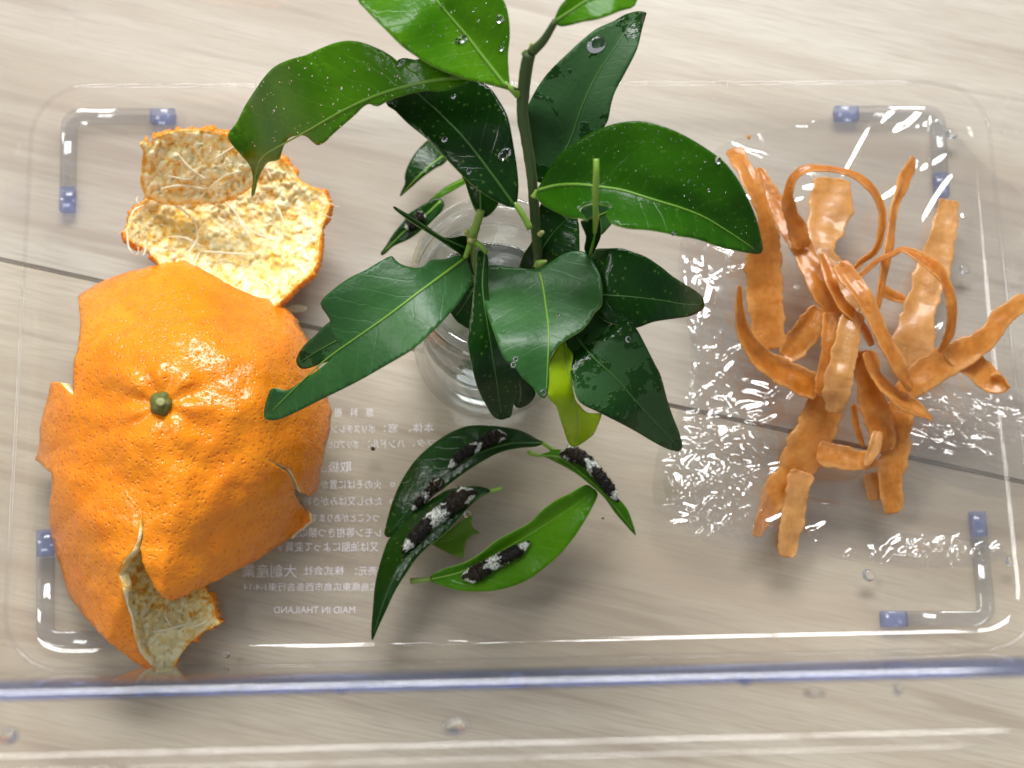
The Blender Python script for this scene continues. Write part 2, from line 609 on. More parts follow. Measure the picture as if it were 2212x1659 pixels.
def shell(name, prof, cap=False, mat=None, parent=case):
    v, f = [], []
    n = None
    for (off, z, r) in prof:
        ring = rring(BX0 - off, BX1 + off, BY0 - off, BY1 + off, r, z)
        n = len(ring)
        v += ring
    for i in range(len(prof) - 1):
        for k in range(n):
            k2 = (k + 1) % n
            f.append([i * n + k, (i + 1) * n + k, (i + 1) * n + k2, i * n + k2])
    if cap:
        f.append(list(range(n)))
    return mesh(name, v, f, mat or M['plastic'], parent, org=(0, 0, 0.003))


fil = [(-0.0065 + 0.0065 * math.sin(a), 0.0035 + 0.0065 * (1 - math.cos(a)), 0.0075 + 0.0065 * math.sin(a)) for a in np.linspace(0, 1.5, 8)]
fil = [(-0.012, 0.0035, 0.004)] + fil
base = shell('base', fil, cap=True)
wall = shell('wall', [fil[-1]] + [(0.0002 + 0.0092 * t, 0.0102 + 0.1348 * t, 0.014 + 0.004 * t) for t in np.linspace(0.02, 1, 14)])
rimz = 0.145
prof = [(0.0094, rimz, 0.018), (0.0096, rimz + 0.002, 0.018), (0.0104, rimz + 0.0036, 0.019), (0.0116, rimz + 0.004, 0.020), (0.0128, rimz + 0.0034, 0.021), (0.0150, rimz + 0.0022, 0.023), (0.0185, rimz + 0.0018, 0.026), (0.0196, rimz + 0.0025, 0.027), (0.0203, rimz + 0.005, 0.0275), (0.0212, rimz + 0.0058, 0.028), (0.0220, rimz + 0.005, 0.0285), (0.0221, rimz - 0.004, 0.0285)]
rim = shell('rim', prof)


def mat_rim():
    t = NT('blue_edge_plastic')
    lw = t.n('LayerWeight', {'Blend': 0.5}).outputs['Facing']
    f = t.math('ADD', t.math('MULTIPLY', t.math('POWER', lw, 4.0), 0.5), 0.07, True)
    tr = t.n('BsdfTransparent', {'Color': (0.36, 0.44, 0.78, 1)})
    gl = t.n('BsdfGlossy', {'Roughness': 0.08})
    return t.done(t.n('MixShader', {0: f, 1: tr.outputs[0], 2: gl.outputs[0]}).outputs[0])


edge_prof = [(0.0084, rimz - 0.0016, 0.0172), (0.0087, rimz + 0.0020, 0.0177), (0.0095, rimz + 0.0040, 0.0185), (0.0104, rimz + 0.0047, 0.0193), (0.0114, rimz + 0.0048, 0.0202)]
shell('rim_edge', edge_prof, mat=mat_rim(), parent=rim)


def bead(off, z, r, rc, name):
    ring = rring(BX0 - off, BX1 + off, BY0 - off, BY1 + off, rc, z, 10)
    P_ = np.array(ring)
    n = len(P_)
    v, f = [], []
    for i in range(n):
        t = P_[(i + 1) % n] - P_[i - 1]
        t /= np.linalg.norm(t)
        sd_ = np.array([t[1], -t[0], 0])
        for k in range(10):
            a = 2 * math.pi * k / 10
            v.append(P_[i] + sd_ * r * math.cos(a) + np.array([0, 0, r * math.sin(a)]))
    for i in range(n):
        for k in range(10):
            f.append([i * 10 + k, i * 10 + (k + 1) % 10, ((i + 1) % n) * 10 + (k + 1) % 10, ((i + 1) % n) * 10 + k])
    return mesh(name, v, f, M['plastic'], case)


bead(0.0006, 0.0075, 0.0006, 0.014, 'glint_bead')  # bead added where wall meets base, to catch a line highlight

# L-shaped feet under the base; each arm ends in a blue tinted block
def foot(corner, ends, zc=0.0018):
    cpt = W(corner, zc * 1000)[0]
    e1 = W(ends[0], zc * 1000)[0]
    e2 = W(ends[1], zc * 1000)[0]
    d1 = (e1 - cpt); d2 = (e2 - cpt)
    r = 0.0035
    u1, u2 = d1 / np.linalg.norm(d1), d2 / np.linalg.norm(d2)
    bl = 0.0062
    path = [e1 - u1 * bl, cpt + u1 * r]
    arc = [cpt + u1 * r * (1 - t) ** 2 + u2 * r * t * t for t in np.linspace(0, 1, 9)]
    path = [e1 - u1 * bl] + arc + [e2 - u2 * bl]
    path = np.array(path)
    hw, hh = 0.0019, 0.0015

    def ext(path):
        v, f = [], []
        n = len(path)
        sec = []
        for k in range(16):
            a = 2 * math.pi * k / 16
            ca, sa_ = math.cos(a), math.sin(a)
            sec.append((hw * np.sign(ca) * abs(ca) ** 0.35, hh * np.sign(sa_) * abs(sa_) ** 0.35))
        for i in range(n):
            t = path[min(i + 1, n - 1)] - path[max(i - 1, 0)]
            t /= np.linalg.norm(t)
            s = np.array([-t[1], t[0], 0])
            for (a, b) in sec:
                v.append(path[i] + s * a + np.array([0, 0, b]))
        for i in range(n - 1):
            for k in range(16):
                k2 = (k + 1) % 16
                f.append([i * 16 + k, i * 16 + k2, (i + 1) * 16 + k2, (i + 1) * 16 + k])
        f.append(list(range(16))[::-1])
        f.append([(n - 1) * 16 + k for k in range(16)])
        return v, f
    v, f = ext(path)
    o = mesh('foot', v, f, M['foot'], case)
    for e, u in ((e1, u1), (e2, u2)):
        v, f = ext(np.array([e - u * bl * 0.98, e - u * bl * 0.5, e]))
        mesh('foot_end', v, f, M['blue'], o)
    return o


foot((150, 252), ((378, 252), (146, 456)))
foot((2024, 246), ((1803, 246), (2034, 424)))
foot((2132, 1336), ((1904, 1337), (2110, 1106)))
foot((98, 1381), ((330, 1379), (98, 1146)))


# printing on the underside, seen mirrored through the base
def text_line(s, x0, x1, yc, hgt):
    cu = bpy.data.curves.new('text', 'FONT')
    cu.body = s
    o = bpy.data.objects.new('text', cu)
    COL.objects.link(o)
    dg = bpy.context.evaluated_depsgraph_get()
    me = bpy.data.meshes.new_from_object(o.evaluated_get(dg))
    bpy.data.objects.remove(o)
    v = np.array([p.co[:] for p in me.vertices])
    if len(v) == 0:
        return
    fs = [list(p.vertices)[::-1] for p in me.polygons]
    mn, mx = v.min(0), v.max(0)
    zt = 3.3
    a = W(S('J', [(x0, yc)]), zt)[0]
    b = W(S('J', [(x1, yc)]), zt)[0]
    hh = hgt * fscale('J') * mmpp(zt) / 1000
    u = (b - a)
    upv = np.array([-u[1], u[0], 0]) / np.linalg.norm(u) * -1
    q = a + np.outer((v[:, 0] - mn[0]) / (mx[0] - mn[0]), u) + np.outer((v[:, 1] - (mn[1] + mx[1]) / 2) / (mx[1] - mn[1]) * hh, upv)
    q[:, 2] = zt / 1000
    bpy.data.meshes.remove(me)
    mesh('printed_line', q, fs, M['print'], case, smooth=False)


for a in [('原　料　樹　脂', 945, 590, 205, 60), ('本体、', 1340, 1175, 305, 62), ('窓：', 1105, 1015, 307, 58), ('ポリスチレン', 958, 672, 312, 56),
          ('フタ、', 1350, 1200, 405, 52), ('ハンドル：', 1150, 912, 410, 58), ('ポリプロピレン', 850, 560, 412, 56), ('取扱上の注意', 803, 330, 560, 74),
          ('◎', 1088, 1056, 676, 32), ('火のそばに置かないで', 998, 430, 676, 60), ('◎', 1085, 1053, 788, 32), ('たわし又はみがき粉で', 1000, 430, 784, 60),
          ('つくことがあります', 985, 540, 893, 56), ('レモン等柑きつ類の皮', 995, 400, 990, 64), ('又は油脂によって変質す', 978, 310, 1082, 64),
          ('発売元：', 1030, 828, 1240, 58), ('株式会社', 755, 490, 1238, 58), ('大創産業', 445, 88, 1240, 84), ('広島県東広島市西条吉行東1-4-14', 980, 98, 1345, 54),
          ('MAID IN THAILAND', 826, 296, 1495, 42)]:
    text_line(*a)


# ------------------------------------------------------------------ leaves
class Leaf:
    pass


def leaf(name, fr, outline, mid, zs, mat, parent=None, fold=(0.15, 0.15), step=8.0, wave=0.5, rib='rib', label=None, cat=None, group=None, ribw=0.42, twist=0.0, midfr=None, seed=0):
    L = Leaf()
    poly = catmull(S(fr, outline), 3, True)
    mp = catmull(S(midfr or fr, mid), 5)
    nz = len(mid)
    zd = catmull(np.array(zs, float)[:, None], 8)[:, 0]
    zz = np.interp(np.linspace(0, 1, len(mp)), np.linspace(0, 1, len(zd)), zd)
    seg = np.linalg.norm(np.diff(mp, axis=0), axis=1)
    cum = np.concatenate([[0], np.cumsum(seg)]) / seg.sum()
    Wd = [1.0]

    def param(q):
        best = np.full(len(q), 1e9)
        tt = np.zeros(len(q))
        sg = np.zeros(len(q))
        for i in range(len(mp) - 1):
            d, t = segdist(q, mp[i], mp[i + 1])
            ab = mp[i + 1] - mp[i]
            cr = ab[0] * (q[:, 1] - mp[i][1]) - ab[1] * (q[:, 0] - mp[i][0])
            m = d < best
            best[m] = d[m]
            tt[m] = cum[i] + t[m] * (cum[i + 1] - cum[i])
            sg[m] = np.sign(cr[m])
        return tt, best * sg

    def zfun(q):
        t, d = param(q)
        z = np.interp(t, cum, zz)
        k = 0.1
        da = (np.sqrt(d * d + 25) - 5) * k
        z = z + np.where(d > 0, fold[0], fold[1]) * da * (1.0 - 0.012 * da)
        w = np.array([noise.noise((x * 0.011 + seed, y * 0.011, 3.3 + seed)) for x, y in q])
        z = z + wave * w * np.clip(np.abs(d) / 30, 0, 1.6)
        return z, t, d

    v2, f = tri_poly(poly, step)
    z, t, d = zfun(v2)
    dm = np.abs(d).max()
    P3 = W(v2, z)
    mm = [mat, M['leaf_under'], M['leaf_edge']]
    o = mesh(name, P3, f, mm, parent, uv=np.stack([t, d / dm], 1))
    solid(o, 0.00026, 1, 2)
    # raised midrib
    n = max(8, int(seg.sum() / 10))
    s = np.linspace(0.0, 0.97, n)
    rp = np.stack([np.interp(s, cum, mp[:, 0]), np.interp(s, cum, mp[:, 1])], 1)
    rz, _, _ = zfun(rp)
    ok = inside(poly, rp)
    if ok.sum() > 3:
        i0, i1 = np.where(ok)[0][0], np.where(ok)[0][-1]
        rp, rz, s2 = rp[i0:i1 + 1], rz[i0:i1 + 1], s[i0:i1 + 1]
        r = 0.78 * ribw / 1000 * (1.0 - 0.75 * s2)
        pv, pf = tube(W(rp, rz + 0.02), r, 8)
        mesh('midrib', pv, pf, M[rib], o)
    if label:
        tag(o, label, cat or 'leaf', group)
    L.o, L.z = o, (lambda q: zfun(np.atleast_2d(np.asarray(q, float)))[0])
    L.poly = poly
    return L


def stalk(name, fr, pts, zs, r, mat, parent, n=5, seg=10, bump=0.0):
    p = catmull(np.concatenate([S(fr, pts), np.array(zs)[:, None]], 1), n)
    rr = np.interp(np.linspace(0, 1, len(p)), np.linspace(0, 1, len(r)), r) / 1000
    P3 = W(p[:, :2], p[:, 2])
    pv, pf = tube(P3, rr, seg)
    if bump:
        pv = [tuple(np.array(q) + bump / 1000 * noise.noise(Vector(q) * 900)) for q in pv]
    return mesh(name, pv, pf, mat, parent)


JX, JY = -0.0070, 0.0022
sprig = empty('citrus_sprig', (JX + 0.004, JY + 0.003, 0.012), 'tall citrus sprig with the longest upright stem in the glass jar', 'sprig')
spg2 = empty('citrus_sprig', (JX - 0.004, JY - 0.003, 0.012), 'short citrus sprig with bitten grey-green leaf leaning left over the jar', 'sprig')
spg3 = empty('citrus_sprig', (JX + 0.008, JY - 0.004, 0.012), 'citrus sprig with leaves and a lime shoot leaning right of the jar', 'sprig')

# main stem
stalk('stem', 'D', [(478, 135), (400, 262), (322, 340)], [109, 105, 101], [0.62, 0.8, 1.0], M['stem'], sprig)
stalk('stem', 'D', [(305, 345), (285, 450), (268, 600), (262, 750), (285, 900), (310, 1060), (330, 1250), (348, 1500), (362, 1640), (362, 1760), (355, 1900)],
      [101, 98, 94, 91, 88, 85, 81, 73, 67, 55, 20], [1.25, 1.25, 1.25, 1.2, 1.15, 1.1, 1.05, 1.05, 1.05, 1.05, 1.05], M['stem'], sprig, bump=0.12)
stalk('bud', 'D', [(322, 330), (318, 280)], [101, 102.5], [0.7, 0.25], M['bud'], sprig)
stalk('bud', 'D', [(270, 352), (262, 338)], [100, 101], [0.5, 0.2], M['bud'], sprig)
stalk('bud', 'D', [(215, 590), (200, 575)], [95, 96], [0.6, 0.3], M['stem'], sprig)
stalk('bud', 'D', [(372, 1530), (395, 1515)], [73, 74], [0.7, 0.4], M['bud'], sprig)
stalk('bud', 'E', [(1190, 565), (1250, 545)], [67, 68], [1.0, 0.3], M['stem_light'], sprig)
stalk('bud', 'E', [(1190, 568), (1170, 585)], [67, 67], [0.9, 0.3], M['stem_light'], sprig)
# leaf stalks of the main stem
stalk('petiole', 'C', [(2200, 690), (2140, 640), (2000, 600), (1845, 556)], [94, 95, 95.5, 95], [0.75, 0.6, 0.55, 0.5], M['petiole'], sprig)
stalk('petiole', 'C', [(2195, 690), (2150, 650), (2095, 600)], [94, 95.5, 96], [0.8, 0.6, 0.5], M['petiole'], sprig)
stalk('petiole', 'E', [(1140, 330), (1085, 230), (1035, 165)], [79, 81, 82], [0.7, 0.65, 0.5], M['petiole'], sprig)
stalk('petiole', 'D', [(335, 1290), (355, 1240)], [81, 82], [0.8, 0.5], M['petiole'], sprig)

LA = leaf('leaf', 'C', [(1030, -10), (1075, 50), (1150, 130), (1250, 230), (1350, 330), (1440, 395), (1560, 470), (1700, 530), (1850, 580), (1990, 605), (2120, 640),
                        (2125, 540), (2118, 400), (2132, 250), (2120, 100), (2080, -10), (1960, -180), (1700, -330), (1400, -420), (1150, -350), (1020, -180)],
          [(2110, 632), (1960, 440), (1820, 260), (1700, 120), (1600, 0), (1480, -170), (1380, -410)], [96, 97, 98, 99, 100, 99, 95], M['leaf_bright'], sprig, (0.50, 0.30), seed=1, ribw=0.55)
LB = leaf('leaf', 'C', [(1845, 548), (1700, 475), (1600, 427), (1540, 416), (1508, 437), (1480, 425), (1400, 450), (1370, 468), (1335, 490), (1312, 478), (1318, 446), (1250, 390), (1150, 340),
                        (1050, 305), (950, 295), (850, 315), (750, 355), (650, 400), (540, 430), (430, 480), (350, 560), (280, 660), (210, 770), (150, 890), (88, 975), (110, 1040), (180, 1120), (250, 1210), (268, 1310), (258, 1380), (262, 1430),
                        (285, 1400), (300, 1330), (330, 1250), (380, 1180), (452, 1160), (480, 1080), (520, 1010), (580, 985), (640, 985), (680, 1010), (700, 1030), (740, 1055), (790, 1030), (850, 970),
                        (930, 900), (1010, 830), (1060, 780), (1110, 755), (1170, 772), (1250, 730), (1350, 695), (1500, 660), (1650, 660), (1750, 630), (1845, 590)],
          [(1845, 560), (1650, 575), (1450, 610), (1200, 680), (950, 790), (700, 930), (500, 1040), (345, 1130), (300, 1220), (262, 1430)], [95, 96, 95, 91, 85, 76, 64, 51, 42, 30], M['leaf_bright'], sprig, (0.1, -0.10), seed=2, ribw=0.55)
LC = leaf('leaf', 'C', [(1235, 742), (1300, 800), (1400, 900), (1550, 1020), (1700, 1180), (1850, 1330), (2000, 1440), (2160, 1505), (2195, 1400), (2190, 1250), (2160, 1050), (2120, 850), (2050, 720), (1980, 630), (1850, 560), (1600, 480), (1430, 430), (1325, 432), (1240, 560)],
          [(2165, 1490), (2000, 1260), (1800, 1000), (1600, 800), (1450, 660), (1330, 470)], [82, 85, 86, 85, 83, 80], M['leaf_dark'], sprig, (0.15, 0.15), seed=3, rib='rib_dark')
LD = leaf('leaf', 'D', [(1065, 80), (1010, 73), (930, 95), (850, 140), (740, 190), (640, 270), (560, 345), (470, 430), (400, 510), (330, 620), (290, 720), (260, 900), (290, 1120), (400, 1200), (480, 1150), (580, 1060), (700, 950), (800, 820), (825, 760), (840, 680), (870, 590), (930, 480), (1010, 320), (1040, 200), (1068, 100)],
          [(400, 1190), (560, 945), (640, 720), (740, 500), (880, 290), (1000, 110), (1062, 82)], [76, 80, 83, 85, 86, 85, 83], M['leaf_wet'], sprig, (0.10, 0.28), seed=4, rib='rib_dark', ribw=0.3)
LE = leaf('leaf', 'D', [(350, 1260), (390, 1180), (450, 1080), (540, 980), (650, 900), (780, 835), (900, 800), (1030, 790), (1150, 815), (1280, 865), (1400, 930), (1520, 1010), (1600, 1080), (1680, 1190), (1740, 1310), (1790, 1430), (1820, 1550), (1832, 1630), (1800, 1660),
                        (1700, 1645), (1550, 1610), (1400, 1560), (1280, 1540), (1200, 1520), (1080, 1500), (950, 1490), (850, 1460), (820, 1420), (805, 1390), (850, 1352), (800, 1340), (720, 1325), (660, 1345), (632, 1370), (660, 1400), (688, 1442), (640, 1425), (560, 1420), (470, 1380), (380, 1325)],
          [(355, 1245), (480, 1212), (620, 1205), (760, 1220), (920, 1245), (1100, 1300), (1300, 1360), (1450, 1420), (1600, 1510), (1750, 1610), (1805, 1655)], [82, 84, 87, 89, 90, 90, 89, 87, 84, 80, 77], M['leaf_mid'], sprig, (0.50, 0.42), seed=5, ribw=0.5)
LF = leaf('leaf', 'D', [(470, 132), (500, 50), (540, 0), (600, -80), (800, -130), (1000, -70), (995, 35), (900, 70), (760, 120), (650, 140), (560, 165), (500, 170)],
          [(475, 138), (580, 70), (690, 0), (850, -50), (1000, -20)], [109, 111, 112, 112, 111], M['leaf_bright'], sprig, (0.2, 0.2), seed=6)
LH = leaf('leaf', 'E', [(855, 590), (900, 570), (1000, 580), (1090, 590), (1180, 597), (1230, 580), (1290, 540), (1350, 500), (1420, 480), (1470, 478), (1520, 500), (1560, 560), (1600, 640), (1612, 740), (1605, 830), (1560, 880), (1530, 930), (1480, 990), (1420, 1030), (1380, 1055), (1330, 1090), (1290, 1140),
                        (1275, 1180), (1265, 1250), (1265, 1330), (1255, 1400), (1235, 1440), (1200, 1425), (1160, 1370), (1090, 1310), (1040, 1240), (970, 1180), (930, 1080), (890, 970), (860, 880), (838, 760), (840, 660)],
          [(1190, 592), (1222, 700), (1245, 850), (1262, 1000), (1258, 1150), (1245, 1425)], [68, 69, 72, 75, 76, 74], M['leaf_matte'], sprig, (0.10, 0.22), seed=7)
LR = leaf('leaf', 'E', [(1210, 170), (1300, 200), (1395, 260), (1450, 265), (1462, 400), (1450, 500), (1350, 520), (1240, 590), (1080, 600), (1075, 560), (1110, 480), (1150, 420), (1190, 300)],
          [(1150, 600), (1210, 480), (1300, 350), (1400, 250)], [58, 66, 69, 70], M['leaf_dark'], sprig, (0.25, 0.25), seed=8, rib='rib_dark', ribw=0.25)

# second sprig, left
stalk('stem', 'E', [(820, 215), (790, 310), (762, 385), (768, 520), (790, 700), (800, 860)], [78, 76, 73, 60, 36, 14], [0.85, 0.9, 1.1, 0.95, 0.9, 0.9], M['stem_light'], spg2, bump=0.15)
stalk('bud', 'E', [(755, 385), (715, 345)], [73, 75], [0.8, 0.5], M['bud'], spg2)
stalk('bud', 'E', [(765, 395), (745, 420)], [73.5, 74], [0.9, 0.6], M['bud'], spg2)
stalk('petiole', 'E', [(770, 415), (820, 445), (855, 490)], [73, 73, 72], [0.65, 0.6, 0.5], M['petiole'], spg2)
stalk('petiole', 'E', [(760, 400), (735, 470), (715, 525)], [71, 69.5, 68.5], [0.7, 0.6, 0.5], M['petiole'], spg2)
LG = leaf('leaf', 'K', [(1006, 556), (985, 552), (970, 557), (955, 560), (930, 562), (915, 575), (895, 578), (870, 572), (855, 562), (845, 553), (820, 565), (790, 583), (755, 600), (720, 625), (692, 655), (712, 690), (715, 720), (735, 750), (715, 775), (690, 797), (655, 820), (620, 843), (592, 838), (580, 850),
                        (570, 890), (575, 905), (600, 907), (640, 890), (700, 860), (770, 825), (840, 785), (890, 755), (930, 720), (960, 690), (990, 655), (1010, 625), (1022, 605), (1016, 580)],
          [(1006, 557), (953, 596), (900, 635), (834, 685), (768, 731), (700, 780), (620, 855), (578, 898)], [68, 72, 75, 75, 72, 67, 60, 55], M['leaf_matte'], spg2, (0.05, 0.20), seed=9, ribw=0.42)
LI = leaf('leaf', 'E', [(795, 490), (830, 475), (860, 500), (870, 600), (868, 720), (890, 880), (940, 1000), (1000, 1150), (1060, 1250), (1075, 1310), (1050, 1420), (1030, 1500), (1015, 1560), (985, 1572), (950, 1582), (900, 1560), (860, 1500), (800, 1380), (765, 1250), (740, 1120), (735, 1050), (755, 900), (770, 760), (785, 620)],
          [(845, 495), (830, 720), (870, 1000), (910, 1250), (935, 1420), (955, 1570)], [71, 71, 70, 66, 60, 54], M['leaf_dark'], spg2, (0.2, 0.2), seed=10, rib='rib_dark', ribw=0.3)
LJ = leaf('leaf', 'E', [(690, -40), (720, 40), (745, 120), (780, 210), (815, 245), (850, 255), (900, 215), (935, 150), (900, 40), (860, -60), (760, -120)],
          [(818, 225), (815, 120), (800, -20), (770, -110)], [77, 76, 74, 71], M['leaf_dark'], spg2, (0.3, 0.3), seed=11, rib='rib_dark', ribw=0.35)
LN = leaf('leaf', 'E', [(252, 186), (300, 212), (430, 288), (560, 380), (630, 392), (700, 378), (738, 395), (748, 470), (760, 560), (775, 640), (735, 590), (700, 515), (600, 440), (480, 362), (350, 278), (256, 206)],
          [(745, 470), (640, 425), (540, 375), (400, 282), (255, 194)], [67, 70, 72, 73, 74], M['leaf_dark'], spg2, (0.1, 0.3), seed=12, ribw=0.4, rib='rib_dark', step=6)
LP = leaf('leaf', 'K', [(640, 775), (655, 748), (680, 725), (705, 700), (740, 680), (780, 700), (780, 740), (740, 768), (715, 778), (690, 787), (660, 797), (645, 792)],
          [(780, 710), (730, 735), (680, 762), (645, 784)], [62, 60, 56, 52], M['leaf_wet'], spg2, (0.2, 0.2), seed=13, rib='rib_dark')
LT = leaf('leaf', 'E', [(600, 640), (640, 615), (700, 645), (790, 700), (800, 800), (780, 985), (700, 965), (640, 912), (590, 800)],
          [(790, 690), (740, 780), (690, 860), (650, 905)], [50, 47, 44, 42], M['leaf_wet'], spg2, (0.2, 0.2), seed=14, rib='rib_dark')

# third sprig, right
stalk('stem', 'E', [(1420, 700), (1390, 740), (1330, 780), (1200, 830)], [68, 58, 42, 14], [0.9, 0.95, 1.0, 1.0], M['stem_light'], spg3)
LK = leaf('leaf', 'F', [(535, 345), (575, 300), (650, 295), (740, 295), (820, 320), (900, 350), (1000, 415), (1080, 480), (1170, 535), (1250, 590), (1280, 630), (1275, 690), (1200, 735), (1080, 755), (950, 775), (840, 812), (740, 800), (620, 760), (540, 650), (500, 480)],
          [(500, 580), (630, 600), (800, 612), (1000, 635), (1150, 660), (1275, 662)], [66, 70, 70, 68, 64, 58], M['leaf_dark'], spg3, (0.2, 0.2), seed=15, rib='rib_dark', ribw=0.28)
LL = leaf('leaf', 'F', [(620, 600), (700, 660), (770, 740), (840, 820), (900, 930), (960, 1050), (1000, 1130), (1040, 1280), (1080, 1400), (1120, 1500), (1140, 1590), (1110, 1622), (1040, 1605), (950, 1560), (850, 1500), (740, 1440), (640, 1390), (560, 1350), (500, 1320), (450, 1270), (420, 1150), (390, 1000), (360, 860), (400, 750), (480, 660), (560, 600)],
          [(440, 860), (550, 1000), (700, 1140), (850, 1310), (980, 1450), (1125, 1605)], [68, 71, 70, 66, 59, 50], M['leaf_wet'], spg3, (0.15, 0.15), seed=16, rib='rib_dark', ribw=0.3)
LM = leaf('leaf', 'F', [(360, 880), (390, 940), (420, 990), (415, 1060), (420, 1180), (440, 1280), (470, 1330), (520, 1375), (605, 1380), (600, 1420), (560, 1510), (490, 1565), (440, 1592), (400, 1575), (370, 1500), (340, 1400), (320, 1330), (268, 1275), (262, 1200), (262, 1100), (290, 1000), (330, 930)],
          [(365, 890), (395, 1100), (435, 1280), (455, 1450), (440, 1580)], [70, 71, 68, 60, 48], M['leaf_lime'], spg3, (0.9, 0.9), seed=17, ribw=0.35, rib='petiole')
LM.o['label'] = 'lime green curled young leaf'
LQ = leaf('leaf', 'E', [(1050, 1290), (1120, 1330), (1175, 1400), (1150, 1462), (1085, 1502), (1040, 1490), (1020, 1400)],
          [(1060, 1300), (1080, 1400), (1060, 1490)], [60, 56, 52], M['leaf_dark'], spg3, (0.2, 0.2), seed=18, rib='rib_dark')
LS = leaf('leaf', 'E', [(1470, 210), (1560, 170), (1680, 180), (1760, 150), (1700, 260), (1640, 335), (1590, 372), (1520, 300)],
          [(1480, 300), (1560, 260), (1650, 220), (1750, 160)], [72, 74, 76, 77], M['leaf_matte'], spg3, (0.2, 0.2), seed=19)
LNN = leaf('leaf', 'F', [(475, 130), (500, 118), (545, 100), (580, 70), (600, 110), (608, 200), (590, 262), (545, 345), (520, 340), (498, 300), (510, 220)],
           [(535, 345), (560, 240), (575, 150), (580, 80)], [70, 76, 82, 87], M['leaf_dark'], spg3, (0.5, 0.5), seed=20, ribw=0.5, step=6)
stalk('petiole', 'D', [(742, 1038), (743, 1120), (738, 1250), (738, 1350), (740, 1420), (732, 1520)], [103, 102, 99, 95, 90, 83], [0.55, 0.6, 0.62, 0.55, 0.6, 0.4], M['petiole'], spg3)

# cut leaves lying on the case floor
LU = leaf('citrus_leaf', 'C', [(1338, 1425), (1345, 1390), (1372, 1330), (1370, 1280), (1390, 1210), (1440, 1120), (1500, 1050), (1550, 1015), (1620, 1050), (1690, 1130), (1650, 1190), (1600, 1215), (1500, 1285), (1400, 1375)],
          [(1680, 1110), (1560, 1200), (1450, 1300), (1340, 1420)], [9, 11, 11, 7], M['leaf_dark'], None, (-0.1, 0.5), seed=21, label='dark glossy leaf lying behind the jar, furthest back on the tray', group='cut leaves on the case floor')
LV = leaf('citrus_leaf', 'E', [(760, -30), (690, 5), (620, 40), (560, 78), (478, 152), (520, 142), (610, 98), (700, 45), (770, 10)],
          [(760, -10), (640, 48), (560, 92), (480, 150)], [12, 11, 10, 8], M['leaf_bright'], None, (0.3, 0.3), seed=22, step=5, label='narrow bright green leaf half hidden behind the jar rim', group='cut leaves on the case floor')
LW = leaf('citrus_leaf', 'E', [(165, 490), (200, 440), (250, 360), (310, 290), (340, 240), (400, 200), (470, 160), (540, 130), (580, 180), (520, 270), (430, 340), (400, 365), (340, 405), (250, 445), (200, 490), (175, 507)],
          [(560, 150), (440, 260), (320, 350), (170, 500)], [11, 10, 9, 7], M['leaf_dark'], None, (0.35, 0.2), seed=23, label='dark leaf at the left of the jar with a black caterpillar on it', group='cut leaves on the case floor')
L1 = leaf('citrus_leaf', 'I', [(1228, 236), (1180, 210), (1100, 165), (1000, 140), (880, 125), (750, 125), (640, 160), (540, 220), (430, 310), (360, 390), (310, 470), (260, 570), (220, 690), (195, 790), (188, 835), (215, 857), (260, 830), (330, 760), (420, 680), (500, 590), (570, 540), (660, 470), (760, 400), (860, 340), (960, 295), (1080, 270), (1180, 262)],
          [(1225, 240), (1000, 245), (800, 310), (600, 430), (430, 580), (310, 720), (205, 850)], [14, 16, 16, 14, 12, 10, 7], M['leaf_dark'], None, (-0.5, 0.30), seed=24, ribw=0.3, rib='rib_dark', label='dark arched leaf just below the jar carrying two caterpillars', group='cut leaves on the case floor')
stalk('petiole', 'I', [(1222, 238), (1265, 268), (1305, 295)], [14, 13, 12], [0.5, 0.5, 0.55], M['petiole'], L1.o)
L2 = leaf('citrus_leaf', 'I', [(885, 552), (840, 530), (770, 520), (690, 530), (600, 545), (520, 590), (440, 650), (350, 720), (280, 800), (215, 870), (180, 960), (150, 1060), (125, 1180), (115, 1300), (105, 1420), (103, 1500), (112, 1526), (150, 1440), (200, 1330), (260, 1200), (330, 1090), (400, 990), (480, 910), (560, 850), (650, 760), (720, 680), (780, 620), (850, 575)],
          [(885, 552), (700, 650), (540, 790), (390, 940), (260, 1110), (180, 1290), (110, 1520)], [17, 17, 16, 15, 14, 12, 8], M['leaf_dark'], None, (-0.8, 0.40), seed=25, ribw=0.35, rib='rib_dark', label='long dark leaf pointing to the bottom edge under the largest caterpillar', group='cut leaves on the case floor')
stalk('petiole', 'I', [(882, 552), (920, 544), (957, 536)], [17, 17.5, 18], [0.45, 0.5, 0.55], M['petiole'], L2.o)
L3 = leaf('citrus_leaf', 'I', [(480, 1125), (530, 1080), (620, 1050), (720, 1020), (820, 960), (920, 880), (1030, 820), (1140, 760), (1210, 690), (1300, 620), (1400, 570), (1500, 515), (1545, 530), (1582, 570), (1550, 650), (1500, 740), (1430, 850), (1340, 960), (1240, 1050), (1130, 1130), (1010, 1180), (870, 1207), (700, 1205), (580, 1175), (500, 1145)],
          [(485, 1132), (700, 1080), (900, 975), (1100, 860), (1300, 735), (1450, 635), (1560, 545)], [9, 10, 11, 12, 13, 14, 15], M['leaf_bright'], None, (0.25, 0.9), seed=26, ribw=0.3, label='bright green leaf curving at lower centre with one caterpillar', group='cut leaves on the case floor')
stalk('petiole', 'I', [(486, 1133), (420, 1136), (360, 1142)], [9, 10, 10.5], [0.6, 0.65, 0.75], M['leaf_edge'], L3.o)
